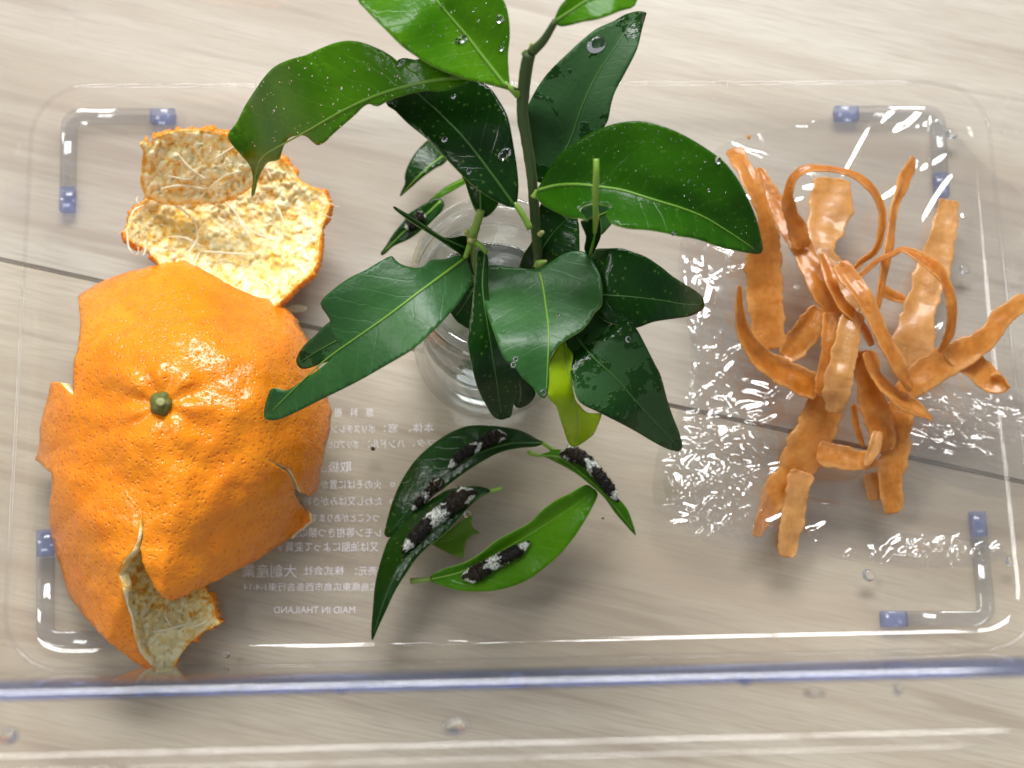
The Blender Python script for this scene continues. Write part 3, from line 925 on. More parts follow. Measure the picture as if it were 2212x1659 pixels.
L4 = leaf('citrus_leaf', 'I', [(1190, 322), (1260, 298), (1320, 280), (1420, 310), (1550, 420), (1650, 530), (1740, 625), (1780, 680), (1810, 760), (1832, 838), (1812, 828), (1760, 770), (1700, 700), (1620, 590), (1520, 500), (1430, 430), (1320, 370), (1240, 332)],
          [(1195, 322), (1330, 335), (1450, 415), (1570, 520), (1690, 650), (1828, 832)], [13, 15, 17, 17, 15, 9], M['leaf_bright'], None, (0.2, 0.2), seed=27, ribw=0.3, label='slim green leaf on the right under a downward-pointing caterpillar', group='cut leaves on the case floor')
stalk('petiole', 'I', [(1200, 322), (1160, 312), (1130, 298)], [13, 14, 14.5], [0.5, 0.5, 0.6], M['petiole'], L4.o)
L5 = leaf('citrus_leaf', 'I', [(500, 895), (560, 850), (640, 790), (720, 730), (767, 708), (755, 750), (768, 795), (812, 826), (760, 840), (725, 880), (710, 930), (700, 986), (640, 970), (570, 940), (520, 912)],
          [(540, 880), (620, 870), (700, 830), (805, 826)], [6, 7, 7.5, 8], M['leaf_pale'], None, (0.2, 0.2), seed=28, ribw=0.25, step=6, label='torn pale lime leaf scrap beside the largest caterpillar', cat='leaf scrap', group='cut leaves on the case floor')


# ------------------------------------------------------------------ caterpillars
def cater(fr, pts, rad, L, lift, label, seed, saddle=(0.36, 0.58), spin=0.42, brown=0.4):
    k = fscale(fr)
    p2 = catmull(S(fr, pts), 8)
    z0 = L.z(p2)
    # keep the belly on the leaf, smoothed so the back runs in an even line
    z0 = np.convolve(np.pad(z0, 6, mode='edge'), np.ones(13) / 13, 'valid')
    rmm = 0.9 * rad * k * mmpp(20)
    P3 = W(p2, z0 + rmm * 0.62 + lift)
    seg = np.linalg.norm(np.diff(P3, axis=0), axis=1)
    cum = np.concatenate([[0], np.cumsum(seg)])
    n, m = 150, 48
    s = np.linspace(0, cum[-1], n)
    path = np.stack([np.interp(s, cum, P3[:, i]) for i in range(3)], 1)
    rnd = random.Random(seed)
    v, f, cols, uvs, spines = [], [], [], [], []
    for i in range(n):
        t = i / (n - 1)
        tg = Vector(path[min(i + 1, n - 1)] - path[max(i - 1, 0)]).normalized()
        side = tg.cross(Vector((0, 0, 1))).normalized()
        up = side.cross(tg).normalized()
        r = rmm / 1000 * (min(1, t / 0.13) ** 0.6) * (min(1, (1 - t) / 0.22) ** 0.55)
        r *= 1.0 + 0.16 * math.exp(-((t - 0.20) / 0.12) ** 2) - 0.14 * t
        sg = t * 12.0
        r *= 1.0 - 0.09 * (0.5 + 0.5 * math.cos(2 * math.pi * sg)) ** 2
        for j in range(m):
            a = 2 * math.pi * j / m
            q = Vector(path[i])
            nz = noise.noise(Vector((t * 22 + seed * 5, math.cos(a) * 3.0, math.sin(a) * 3.0)))
            nz2 = noise.noise(Vector((t * 60 + seed * 5, math.cos(a) * 8.0, math.sin(a) * 8.0)))
            rr = r * (1 + 0.06 * nz + 0.05 * nz2)
            # rows of warts on each segment
            for ad in (0.5, 1.1, 2.04, 2.64):
                da = a - ad
                ds = (sg % 1.0) - 0.5
                rr += r * 0.16 * math.exp(-(da / 0.13) ** 2 - (ds / 0.16) ** 2)
            off = side * math.cos(a) * rr * 1.02 + up * math.sin(a) * rr * (0.92 if math.sin(a) > 0 else 0.78)
            v.append(tuple(q + off))
            uvs.append((t, j / m))
            sa_, ca_ = math.sin(a), math.cos(a)
            wn = noise.noise(Vector((t * 12 + seed * 9, ca_ * 2.2, sa_ * 2.2))) + 0.5 * noise.noise(Vector((t * 45 + seed, ca_ * 6, sa_ * 6)))
            base = np.array((0.004, 0.0045, 0.004))
            bn = noise.noise(Vector((t * 30 + seed * 3, ca_ * 5, sa_ * 5)))
            fb = max(0, min(1, brown * math.exp(-((t - 0.15) / 0.16) ** 2) + 0.5 * bn * brown + 0.1))
            c = base * (1 - fb) + np.array((0.034, 0.020, 0.005)) * fb
            mid_ = 0.5 * (saddle[0] + saddle[1])
            hw = 0.5 * (saddle[1] - saddle[0])
            # V-shaped pale saddle, side stripes near the head, patch near the tail
            w1 = 1 - abs(t - mid_ - 0.10 * (abs(ca_) - 0.5)) / hw
            w2 = (1 - abs(t - 0.085) / 0.09) * 1.0 - 2.2 * max(0, 0.75 - abs(ca_))
            w3 = (1 - abs(t - 0.90) / 0.07) - 1.6 * max(0, abs(ca_) - 0.75)
            w = max(w1, w2, w3)
            wf = max(0, min(1, (w + 0.75 * wn - 0.22) * 7)) if w > -0.3 else 0
            wf *= 1.0 if sa_ > -0.35 else 0
            c = c * (1 - wf) + np.array((0.70, 0.72, 0.64)) * wf
            if wf > 0.1 and bn > 0.05:
                c = c * 0.45 + np.array((0.06, 0.11, 0.10)) * 0.55
            cols.append((*c, 1))
        if i % 5 == 2 and 0.02 < t < 0.98:
            for ad in (0.1, 0.55, 1.05, 1.57, 2.09, 2.6, 3.04):
                if rnd.random() < 0.62:
                    d = (side * math.cos(ad) + up * math.sin(ad) + tg * rnd.uniform(-0.4, 0.4)).normalized()
                    spines.append((Vector(path[i]) + (side * math.cos(ad) + up * math.sin(ad) * 0.92) * r * 0.97, d, r * spin * rnd.uniform(0.5, 1.2)))
    for i in range(n - 1):
        for j in range(m):
            j2 = (j + 1) % m
            f.append([i * m + j, i * m + j2, (i + 1) * m + j2, (i + 1) * m + j])
    f.append(list(range(m))[::-1])
    f.append([(n - 1) * m + j for j in range(m)])
    o = mesh('caterpillar', v, f, M['cater'], None, uv=uvs, col=cols)
    tag(o, label, 'caterpillar', 'young swallowtail caterpillars on the cut leaves')
    sv, sf = [], []
    for (p, d, l) in spines:
        a = d.orthogonal().normalized()
        b = d.cross(a)
        i0 = len(sv)
        w = l * 0.24
        for q in range(4):
            an = q * math.pi / 2
            sv.append(tuple(p + (a * math.cos(an) + b * math.sin(an)) * w))
        sv.append(tuple(p + d * l))
        for q in range(4):
            sf.append([i0 + q, i0 + (q + 1) % 4, i0 + 4])
    so = mesh('bristles', sv, sf, M['spine'], o, smooth=False)
    so['kind'] = 'stuff'
    # dark head tucked at the front
    return o


cater('I', [(995, 200), (930, 195), (860, 225), (780, 270), (700, 315), (640, 370), (605, 415)], 46, L1, 0, 'black caterpillar high on the dark arched leaf, just below the jar', 1, (0.42, 0.52))
cater('I', [(565, 470), (520, 520), (460, 580), (410, 635), (362, 685)], 33, L1, 0, 'small spiny brown caterpillar on the arched leaf beside the largest one', 2, (0.42, 0.60), 0.9, 1.0)
cater('I', [(795, 560), (700, 590), (600, 670), (500, 745), (420, 825), (360, 890), (300, 960)], 64, L2, 0, 'largest black and white caterpillar on the long leaf at lower left', 3, (0.34, 0.60))
cater('I', [(1328, 318), (1405, 310), (1500, 352), (1585, 445), (1660, 540), (1722, 630)], 52, L4, 0, 'black caterpillar on the slim right-hand leaf below the lime shoot', 4, (0.38, 0.52))
cater('I', [(690, 1120), (780, 1095), (880, 1035), (980, 985), (1080, 930), (1140, 880)], 56, L3, 0, 'black and white caterpillar on the bright green lower leaf', 5, (0.34, 0.58))
cater('E', [(450, 225), (410, 270), (365, 305), (318, 335)], 40, LW, 0, 'black caterpillar half hidden left of the jar rim', 6, (0.45, 0.5))


# ------------------------------------------------------------------ glass jar with water
def lathe(prof, seg=96, c=(JX, JY)):
    v, f = [], []
    for (r, z) in prof:
        for k in range(seg):
            a = 2 * math.pi * k / seg
            v.append((c[0] + r * math.cos(a), c[1] + r * math.sin(a), z))
    n = len(prof)
    for i in range(n - 1):
        for k in range(seg):
            k2 = (k + 1) % seg
            f.append([i * seg + k, i * seg + k2, (i + 1) * seg + k2, (i + 1) * seg + k])
    f.append(list(range(seg))[::-1])
    f.append([(n - 1) * seg + k for k in range(seg)])
    return v, f


B0 = 0.0042
RJ = 0.0183
op = [(0.0145, B0), (0.0165, B0 + 0.0004), (0.0180, B0 + 0.002), (RJ + 0.0002, B0 + 0.005), (RJ + 0.0003, 0.030), (RJ, 0.052), (RJ - 0.0006, 0.0555), (RJ - 0.0012, 0.0575), (RJ - 0.0004, 0.0590), (RJ - 0.0004, 0.0602), (RJ - 0.0012, 0.0612), (RJ - 0.0012, 0.0628), (RJ - 0.0003, 0.0640), (RJ - 0.0003, 0.0655), (RJ - 0.0010, 0.0665), (RJ - 0.0016, 0.0670)]
ip = [(RJ - 0.0026, 0.0667), (RJ - 0.0030, 0.0655), (RJ - 0.0030, 0.057), (RJ - 0.0024, 0.053), (RJ - 0.0019, 0.050), (RJ - 0.0018, 0.030), (RJ - 0.0020, B0 + 0.009), (RJ - 0.0032, B0 + 0.0052), (0.0130, B0 + 0.0042), (0.002, B0 + 0.0040)]
jv, jf = lathe(op + ip)
jar = empty('glass_jar', (JX, JY, B0), 'small round clear glass jar holding the citrus sprigs', 'jar')
mesh('jar_body', jv, jf, M['glass'], jar)
wp = [(0.002, B0 + 0.0039), (0.0131, B0 + 0.0041), (RJ - 0.0031, B0 + 0.0051), (RJ - 0.00190, B0 + 0.009), (RJ - 0.0017, 0.030), (RJ - 0.0017, 0.0378), (RJ - 0.0024, 0.0372), (RJ - 0.004, 0.0370), (0.002, 0.0370)]
gv, gf = [], []
for k in range(96):
    a = 2 * math.pi * k / 96
    for m_ in range(12):
        b = 2 * math.pi * m_ / 12
        rr = 0.0152 + 0.0021 * math.cos(b)
        gv.append((JX + rr * math.cos(a), JY + rr * math.sin(a), B0 + 0.0030 + 0.0021 * math.sin(b)))
for k in range(96):
    for m_ in range(12):
        k2, m2 = (k + 1) % 96, (m_ + 1) % 12
        gf.append([k * 12 + m_, k2 * 12 + m_, k2 * 12 + m2, k * 12 + m2])
mesh('jar_glint_ring', gv, gf, mat_thin('glint_ring_glass', (0.98, 0.985, 0.985), 0.2, 4.5), jar)  # ring added in the jar bottom, shaped to give a bright crescent
wv, wf_ = lathe(wp)
wo = mesh('jar_water', wv, wf_, M['water'], None)
tag(wo, 'clear still water half filling the glass jar', 'water')

# ------------------------------------------------------------------ mandarin peel
peel = empty('mandarin_peel', (-0.075, -0.01, 0.004), 'bright orange mandarin peel with torn flaps at the left', 'peel')
DC = np.array([400.0, 870.0])
ANG = np.radians([0, 45, 65, 82, 97, 108, 118, 135, 160, 180, 205, 225, 250, 270, 295, 315, 360])
RAD = np.array([322, 345, 385, 450, 585, 590, 500, 405, 335, 322, 330, 330, 325, 318, 310, 308, 322.0])


def dome_z(q):
    d = q - DC
    th = np.mod(np.arctan2(d[:, 1], d[:, 0]), 2 * math.pi)
    R = np.interp(th, ANG, RAD) * 1.01
    e = np.clip(np.linalg.norm(d, axis=1) / R, 0, 1)
    z = 6 + 36 * np.power(np.clip(1 - e ** 2.5, 0, 1), 0.72)
    ds = np.linalg.norm(q - np.array([349, 872]), axis=1)
    z -= 2.6 * np.exp(-(ds / 42) ** 2)
    a = np.arctan2(q[:, 1] - 872, q[:, 0] - 349)
    z += 0.55 * np.sin(a * 7 + 0.6) * np.exp(-((ds - 70) / 55) ** 2)
    z += np.array([3.2 * noise.noise((x * 0.007, y * 0.007, 1.7)) + 0.8 * noise.noise((x * 0.02, y * 0.02, 4.7)) for x, y in q])
    return z


dome = list(S('A', [(1085, 1108), (1130, 1135), (1200, 1172), (1330, 1240), (1450, 1310), (1600, 1370), (1700, 1392), (1745, 1400), (1790, 1450), (1860, 1530)])) + \
    [np.array(p, float) for p in [(640, 690), (668, 740), (690, 800), (706, 850)]] + \
    list(S('B', [(1548, 320), (1540, 400), (1518, 500), (1500, 600), (1480, 690), (1440, 716), (1402, 700), (1386, 650), (1350, 588), (1240, 541), (1338, 600), (1368, 650), (1378, 710), (1400, 752), (1445, 795), (1448, 832), (1330, 930), (1200, 1012), (1050, 1090), (900, 1162), (800, 1206), (768, 1192), (720, 1140), (690, 1080), (665, 1020), (655, 960), (668, 905), (668, 850), (662, 800),
                 (654, 850), (646, 900), (620, 965), (580, 1010), (555, 1080), (580, 1180), (610, 1280), (630, 1380), (650, 1440), (700, 1500), (745, 1530), (690, 1525), (600, 1470), (500, 1390), (400, 1290), (320, 1180), (290, 1080), (260, 980), (235, 880), (230, 780), (240, 680), (240, 610), (185, 560), (163, 546), (180, 490), (185, 400), (205, 320), (240, 180), (285, 186), (312, 218), (338, 245), (341, 200), (340, 110), (360, 20)])) + \
    list(S('A', [(498, 1600), (490, 1420), (480, 1372), (620, 1280), (750, 1230), (900, 1190), (1000, 1170), (1045, 1140)]))
dome = np.array(dome)
# tear edges are ragged
rs = np.random.RandomState(5)
dd = []
for i in range(len(dome)):
    p, q = dome[i], dome[(i + 1) % len(dome)]
    n = max(1, int(np.linalg.norm(q - p) / 9))
    for k in range(n):
        dd.append(p + (q - p) * k / n + rs.uniform(-1.3, 1.3, 2))
v2, f = tri_poly(np.array(dd), 7.5)
o = mesh('peel_dome', W(v2, dome_z(v2)), f, [M['peel'], M['pith'], M['pith']], peel)
solid(o, 0.0024, 1, 2)
DOME = o


def pith_sheet(name, poly, zf, step=4.2, amp=1.0, thick=0.0020, rag=2.0, seed=1, tone=None):
    rs = np.random.RandomState(seed)
    dd = []
    for i in range(len(poly)):
        p, q = poly[i], poly[(i + 1) % len(poly)]
        n = max(1, int(np.linalg.norm(q - p) / 7))
        for k in range(n):
            dd.append(p + (q - p) * k / n + rs.uniform(-rag, rag, 2))
    dd = np.array(dd)
    v2, f = tri_poly(dd, step)
    z = zf(v2)
    bd = np.full(len(v2), 1e9)
    for p in dd:
        bd = np.minimum(bd, ((v2 - p) ** 2).sum(1))
    damp = np.clip(np.sqrt(bd) / 16, 0.0, 1)
    cl, cc = np.zeros(len(v2)), np.zeros(len(v2))
    for i, (x, y) in enumerate(v2):
        w = Vector((x * 0.046, y * 0.046, seed * 3.1))
        w += Vector((noise.noise(w), noise.noise(w + Vector((9, 4, 2))), 0)) * 0.8
        d = noise.voronoi(w)[0]
        h = min(1.0, (d[1] - d[0]) * 2.6)
        bare = noise.noise((x * 0.021, y * 0.021, 8.0 + seed))
        cl[i] = h * (1.0 if bare > -0.25 else 0.35)
        cc[i] = cl[i] * 0.42 + 0.17 + 0.30 * noise.noise((x * 0.05, y * 0.05, 4.0))
    z = z + damp * amp * (0.6 * cl - 0.3 + np.array([0.9 * noise.noise((x * 0.03, y * 0.03, 2.2 + seed)) + 0.35 * noise.noise((x * 0.2, y * 0.2, 7.2)) for x, y in v2]))
    if tone is not None:
        cc = cc + tone(v2)
    cc = np.where(damp < 0.45, cc * 0.3, cc)
    o = mesh(name, W(v2, z), f, [M['pith_clump'], M['peel'], M['peel']], peel, col=np.stack([cc, cc, cc, np.ones(len(cc))], 1))
    solid(o, thick, 1, 2)
    return o, zf, dd


def edged(center, zc, ze, R):
    return lambda q: zc + (ze - zc) * np.clip(np.linalg.norm((q - np.array(center)) / np.array(R), axis=1), 0, 1.3) ** 2


lobeB = S('A', [(900, 770), (830, 830), (800, 900), (778, 960), (790, 1010), (850, 1050), (920, 1080), (950, 1125), (985, 1165), (1060, 1240), (1200, 1330), (1400, 1440), (1650, 1500), (1745, 1405), (1850, 1300), (1940, 1230), (1972, 1150), (1990, 1000), (2012, 920), (2052, 800), (2010, 722), (1945, 690), (1862, 650), (1830, 590), (1760, 510), (1700, 470), (1600, 520), (1450, 600), (1150, 640), (980, 700)])
oB, zB, pB = pith_sheet('inner_flap', lobeB, edged((505, 480), 9, 17, (220, 190)), amp=1.6, seed=2, rag=1.0)
oB['label'] = 'flap turned over to show cream pith'
lobeA = S('A', [(868, 412), (918, 393), (938, 425), (958, 382), (1040, 350), (1150, 328), (1290, 338), (1400, 368), (1470, 428), (1540, 450), (1590, 500), (1607, 560), (1592, 640), (1562, 695), (1500, 740), (1380, 790), (1200, 800), (1020, 800), (905, 760), (888, 720), (870, 650), (880, 560), (888, 470)])
oA, zA, pA = pith_sheet('inner_flap', lobeA, lambda q: 15 + 17 * np.clip((470 - q[:, 1]) / 190, 0, 1) + 3.0 * np.clip((q[:, 0] - 450) / 100, -0.3, 1), amp=1.4, seed=3, rag=1.0)
oA['label'] = 'upper flap standing up with cream pith facing out'
lobeC = S('B', [(545, 1060), (590, 985), (650, 960), (700, 1040), (760, 1140), (830, 1150), (900, 1110), (960, 1148), (992, 1190), (1006, 1280), (1030, 1310), (990, 1330), (942, 1350), (882, 1402), (832, 1470), (800, 1532), (730, 1538), (690, 1512), (640, 1430), (600, 1300)])
KB = fscale('B')
oC, zC, pC = pith_sheet('inner_flap', lobeC, lambda q: np.interp(q[:, 0] / KB, [545, 640, 800, 900, 1030], [19, 13, 9, 9, 11]) - 5 * np.clip((q[:, 1] / KB - 2900) / 300, 0, 1), amp=2.2, seed=4, rag=1.0, tone=lambda q: np.interp(q[:, 1], [1180, 1300, 1360, 1440], [-0.16, -0.10, 0.15, 0.30]))
oC['label'] = 'curled lower flap with white pith inside'

# stringy pith
rs = random.Random(11)


def strand(pts, r, zf, lift=1.6):
    p = catmull(np.asarray(pts, float), 5)
    z = zf(p) + lift + np.array([0.8 * noise.noise((x * 0.05, y * 0.05, 9.1)) for x, y in p])
    P3 = W(p, z)
    n = len(p)
    r = r * 0.62
    rr = np.array([r * (0.6 + 0.5 * math.sin(math.pi * i / (n - 1))) * (1 + 0.4 * noise.noise((i * 0.5, r * 1e4, 1.0))) for i in range(n)]) / 1000
    v, f = tube(P3, np.maximum(rr, 0.00005), 6)
    mesh('pith_strand', v, f, M['strand'], peel)


for pts, r in [([(1350, 740), (1450, 830), (1520, 950), (1590, 1050)], 0.55), ([(1270, 1090), (1400, 1100), (1600, 1112)], 0.5), ([(1700, 780), (1740, 850), (1780, 940)], 0.45),
               ([(1200, 870), (1232, 1000), (1160, 1112)], 0.4), ([(1650, 560), (1690, 640)], 0.4), ([(900, 800), (835, 835), (805, 900)], 0.35), ([(980, 792), (1090, 802), (1185, 872)], 0.55),
               ([(1040, 1000), (1150, 1005), (1260, 1060)], 0.45), ([(1480, 870), (1560, 960), (1700, 1020)], 0.45), ([(790, 960), (800, 1060), (830, 1110)], 0.35), ([(900, 1020), (905, 1080), (890, 1115)], 0.3),
               ([(1240, 1100), (1210, 1180), (1240, 1260)], 0.4), ([(1560, 1250), (1660, 1290), (1700, 1340)], 0.4), ([(870, 800), (850, 770), (860, 745)], 0.28)]:
    strand(S('A', pts), r, zB, 2.4)
for pts, r in [([(1330, 520), (1450, 440)], 0.4), ([(1100, 480), (1180, 570), (1280, 640)], 0.5), ([(1000, 700), (1120, 680), (1280, 700)], 0.45), ([(1050, 620), (1180, 640), (1250, 560)], 0.4), ([(1300, 700), (1400, 620), (1500, 590)], 0.35)]:
    strand(S('A', pts), r, zA, 2.0)
for pts, r in [([(765, 1260), (790, 1310), (830, 1330)], 0.35), ([(700, 1350), (800, 1330), (900, 1300)], 0.45), ([(600, 1240), (640, 1250)], 0.5), ([(880, 1330), (940, 1310), (970, 1290)], 0.4)]:
    strand(S('B', pts), r, zC, 2.0)
# short shredded fibres, too many to count: one part
fbv, fbf = [], []
for k in range(420):
    src, zf = ((pB, zB), (pB, zB), (pA, zA), (pC, zC))[k % 4]
    if k % 4 == 3:
        cc_, sp_ = src.mean(0), (40, 50)
    elif k % 4 == 2:
        cc_, sp_ = (445, 400), (60, 45)
    else:
        cc_, sp_ = (470, 500), (95, 60)
    c = np.array([rs.gauss(cc_[0], sp_[0]), rs.gauss(cc_[1], sp_[1])])
    if k % 7 == 0:
        c = np.array([rs.uniform(278, 325), rs.uniform(440, 545)])
        zf = zB
    elif not inside(src, c[None])[0]:
        continue
    a = rs.uniform(0, 2 * math.pi)
    l = rs.uniform(8, 26)
    p = [c]
    for q in range(4):
        a += rs.uniform(-0.7, 0.7)
        p.append(p[-1] + np.array([math.cos(a), math.sin(a)]) * l / 4)
    p = catmull(np.array(p), 2)
    z = zf(p) + rs.uniform(0.4, 1.6) + np.linspace(0, rs.uniform(-0.5, 1.5), len(p))
    r_ = rs.uniform(0.06, 0.16) / 1000
    v, f = tube(W(p, z), np.linspace(r_, r_ * 0.5, len(p)), 4)
    o0 = len(fbv)
    fbv += v
    fbf += [[q + o0 for q in fc] for fc in f]
fo_ = mesh('pith_fibres', fbv, fbf, M['strand'], peel)
fo_['kind'] = 'stuff'

# stem end: calyx disc with a scar
cp = np.array([349.0, 872.0])
zc0 = dome_z(cp[None])[0]
v, f = [], []
nr, ns = 6, 28
for i in range(nr + 1):
    t = i / nr
    for k in range(ns):
        a = 2 * math.pi * k / ns
        rr = t * 26 * (1 + 0.05 * math.cos(5 * a + 0.4) + 0.14 * noise.noise((math.cos(a) * 2, math.sin(a) * 2, 3)))
        q = cp + np.array([math.cos(a), math.sin(a) * 1.05]) * rr
        z = zc0 + 1.6 + 1.4 * (1 - t ** 2) + 0.6 * noise.noise((q[0] * 0.09, q[1] * 0.09, 1)) - (2.8 * max(0, t - 0.75) * 4 * 0.5)
        v.append(W(q, z)[0])
for i in range(nr):
    for k in range(ns):
        k2 = (k + 1) % ns
        f.append([i * ns + k, (i + 1) * ns + k, (i + 1) * ns + k2, i * ns + k2])
cx = mesh('calyx', v, f, M['calyx'], peel)
sc_ = [W(cp + np.array([-2 + 11 * math.cos(a) * r_, -3 + 10 * math.sin(a) * r_]), zc0 + 3.3 + (0.5 if r_ < 0.9 else -0.5))[0] for r_ in (1.0, 0.8, 0.4) for a in np.linspace(0, 2 * math.pi, 16, endpoint=False)]
sf_ = [[i * 16 + k, i * 16 + (k + 1) % 16, (i + 1) * 16 + (k + 1) % 16, (i + 1) * 16 + k] for i in range(2) for k in range(16)] + [[32 + k for k in range(16)]]
mesh('stem_scar', sc_, sf_, M['calyx_dark'], cx)

# ------------------------------------------------------------------ cling film under the carrot peel
film_o = catmull(np.array([(1552, 318), (1690, 278), (1850, 246), (2010, 250), (2130, 360), (2250, 470), (2330, 700), (2290, 1000), (2150, 1210), (1900, 1215), (1700, 1195), (1560, 1185), (1470, 1140), (1412, 1085), (1425, 960), (1490, 830), (1480, 650), (1465, 560), (1500, 420)], float), 4, True)
fv, ff = tri_poly(film_o, 4.6)


def film_z(q, seed=21, off=0.0):
    rs = np.random.RandomState(seed)
    x, y = q[:, 0], q[:, 1]

    def blob(cx, cy_, sx, sy):
        return np.exp(-((x - cx) / sx) ** 2 - ((y - cy_) / sy) ** 2)
    n1 = np.array([noise.noise((a * 0.009, b * 0.009, 3.0 + off)) for a, b in q])
    n2 = np.array([noise.noise((a * 0.024, b * 0.024, 6.0 + off)) for a, b in q])
    n3 = np.array([noise.noise((a * 0.055, b * 0.055, 9.0)) for a, b in q])
    amp = 0.10 + 1.0 * blob(1560, 990, 95, 150) + 0.7 * blob(1505, 640, 55, 130) + 1.0 * blob(2090, 930, 130, 75) + 0.8 * blob(2030, 1195, 110, 28)
    z = 0.9 * n1 * np.clip(amp + 0.25, 0, 1) + amp * (0.6 * n2 + 0.05 * n3) + 0.029 * (blob(1560, 970, 120, 170) * np.clip(y - 930, -150, 150) + blob(1505, 640, 70, 140) * np.clip(y - 640, -110, 110) + blob(2090, 930, 150, 90) * np.clip(y - 900, -80, 80) + blob(2030, 1195, 130, 40) * np.clip(y - 1190, -40, 40))
    # creases: (area, count, main direction in degrees, spread, length, slope)
    for (cx, cy_, sx, sy, n, a0, sp, l0, l1, h0, h1) in [(1555, 975, 62, 115, 100, 20, 80, 34, 130, 0.5, 1.4), (1505, 640, 34, 100, 34, 70, 50, 30, 110, 0.4, 1.1), (2090, 930, 75, 45, 60, 28, 20, 70, 210, 0.7, 1.5),
                                                         (2030, 1192, 80, 14, 44, 0, 80, 18, 55, 0.7, 1.7), (1950, 330, 60, 45, 12, 115, 40, 80, 180, 0.4, 0.9), (1700, 360, 60, 40, 10, 50, 60, 60, 130, 0.5, 1.0),
                                                         (1850, 760, 200, 220, 34, 60, 90, 50, 130, 0.4, 0.9), (1750, 1140, 160, 30, 12, 10, 50, 40, 90, 0.4, 0.9)]:
        for k in range(n):
            c = np.array([rs.normal(cx, sx), rs.normal(cy_, sy)])
            a = math.radians(a0 + rs.uniform(-sp, sp))
            l = rs.uniform(l0, l1)
            w = rs.uniform(4.0, 8.5)
            h = rs.uniform(h0, h1) * w * 0.105
            bend = rs.uniform(-0.004, 0.004)
            u = (x - c[0]) * math.cos(a) + (y - c[1]) * math.sin(a)
            v = -(x - c[0]) * math.sin(a) + (y - c[1]) * math.cos(a) + bend * u * u
            z += h * np.exp(-(v / w) ** 2) * np.clip(1.3 * (1 - (2 * u / l) ** 2), 0, 1)
    return 6.5 + np.clip(z, -1.8, 8)


fz = film_z(fv)
fo = mesh('cling_film', W(fv, fz), ff, M['film'], None)
for fseed, fpoly in ((5, [(1480, 560), (1560, 600), (1640, 760), (1700, 900), (1720, 1060), (1650, 1170), (1540, 1150), (1440, 1080), (1450, 960), (1510, 820), (1480, 680)]),
                     (8, [(1960, 850), (2060, 810), (2200, 850), (2300, 960), (2250, 1060), (2120, 1070), (1990, 1010), (1940, 930)]),
                     (9, [(1880, 1170), (2000, 1150), (2140, 1160), (2170, 1210), (2040, 1225), (1900, 1222)])):
    gv2, gf2 = tri_poly(catmull(np.array(fpoly, float), 4, True), 4.6)
    mesh('film_glint_fold', W(gv2, film_z(gv2, fseed, fseed * 3.3) + 1.6), gf2, M['film'], fo)  # extra film layer added to double the highlights
tag(fo, 'crumpled clear cling film sheet spread under the carrot peelings', 'cling film')

# ------------------------------------------------------------------ carrot peelings
CN = 0


def carrot(fr, pts, widths, z, label, mat='carrot1', twist=(0,), thick=0.45, cup=0.07):
    global CN
    CN += 1
    k = fscale(fr)
    P = np.concatenate([S(fr, [p[:2] for p in pts]), np.interp(np.linspace(0, 1, len(pts)), np.linspace(0, 1, len(z)), z)[:, None], (np.array(widths, float) * k)[:, None]], 1)
    P = catmull(P, 12)
    n = len(P)
    C3 = W(P[:, :2], P[:, 2])
    tw = np.radians(np.interp(np.linspace(0, 1, n), np.linspace(0, 1, len(twist)), twist))
    m = 9
    v, f, uv = [], [], []
    seg = np.concatenate([[0], np.cumsum(np.linalg.norm(np.diff(C3, axis=0), axis=1))])
    for i in range(n):
        t = Vector(C3[min(i + 1, n - 1)] - C3[max(i - 1, 0)]).normalized()
        s = t.cross(Vector((0, 0, 1)))
        s = s.normalized() if s.length > 1e-6 else Vector((1, 0, 0))
        u = s.cross(t).normalized()
        d = s * math.cos(tw[i]) + u * math.sin(tw[i])
        nn = d.cross(t).normalized()
        hw = 0.55 * P[i, 3] * mmpp(P[i, 2]) / 1000 / max(0.35, math.cos(tw[i]))
        endk = min(i, n - 1 - i)
        if endk == 0:
            hw *= 0.55
        elif endk == 1:
            hw *= 0.9
        for j in range(m):
            a = -1 + 2 * j / (m - 1)
            rag = 1.0
            if j in (0, m - 1):
                rag = 1.0 + 0.22 * noise.noise((seg[i] * 300, CN * 7.1 + j, 0)) + 0.16 * noise.noise((seg[i] * 1100, CN * 3.1 + j, 4))
            wob = 0.0007 * noise.noise((seg[i] * 150, a * 1.2, CN * 5.0))
            ph = seg[i] / 0.0052 + 0.8 * noise.noise((seg[i] * 90, CN * 2.0, 0)) + CN * 0.37
            fr_ = ph % 1.0
            notch = math.exp(-((fr_ - 0.5) / 0.10) ** 2)
            if j in (0, m - 1):
                rag -= 0.16 * notch * max(0.0, noise.noise((int(ph) * 3.7, CN * 1.9 + j, 2.0)) + 0.1)
            wob += 0.00006 * (fr_ - 0.5) - 0.00005 * notch
            q = Vector(C3[i]) + d * (a * hw * rag) + nn * (cup * hw * (1 - a * a) * -1.0 + wob)
            v.append(tuple(q))
            uv.append((seg[i] / 0.03 + CN * 3.3, a))
    for i in range(n - 1):
        for j in range(m - 1):
            f.append([i * m + j, (i + 1) * m + j, (i + 1) * m + j + 1, i * m + j + 1])
    o = mesh('carrot_peeling', v, f, M[mat], None, uv=uv)
    solid(o, thick / 1000, 0, 0, 0)
    sub = o.modifiers.new('smooth', 'SUBSURF')
    sub.levels = sub.render_levels = 1
    tag(o, label, 'carrot peel', 'carrot peelings piled on the cling film')
    return o


def GH(pts):        # carry H-frame points into the G frame
    return [(x, y + 900 / FR['G'][2]) for x, y in pts]


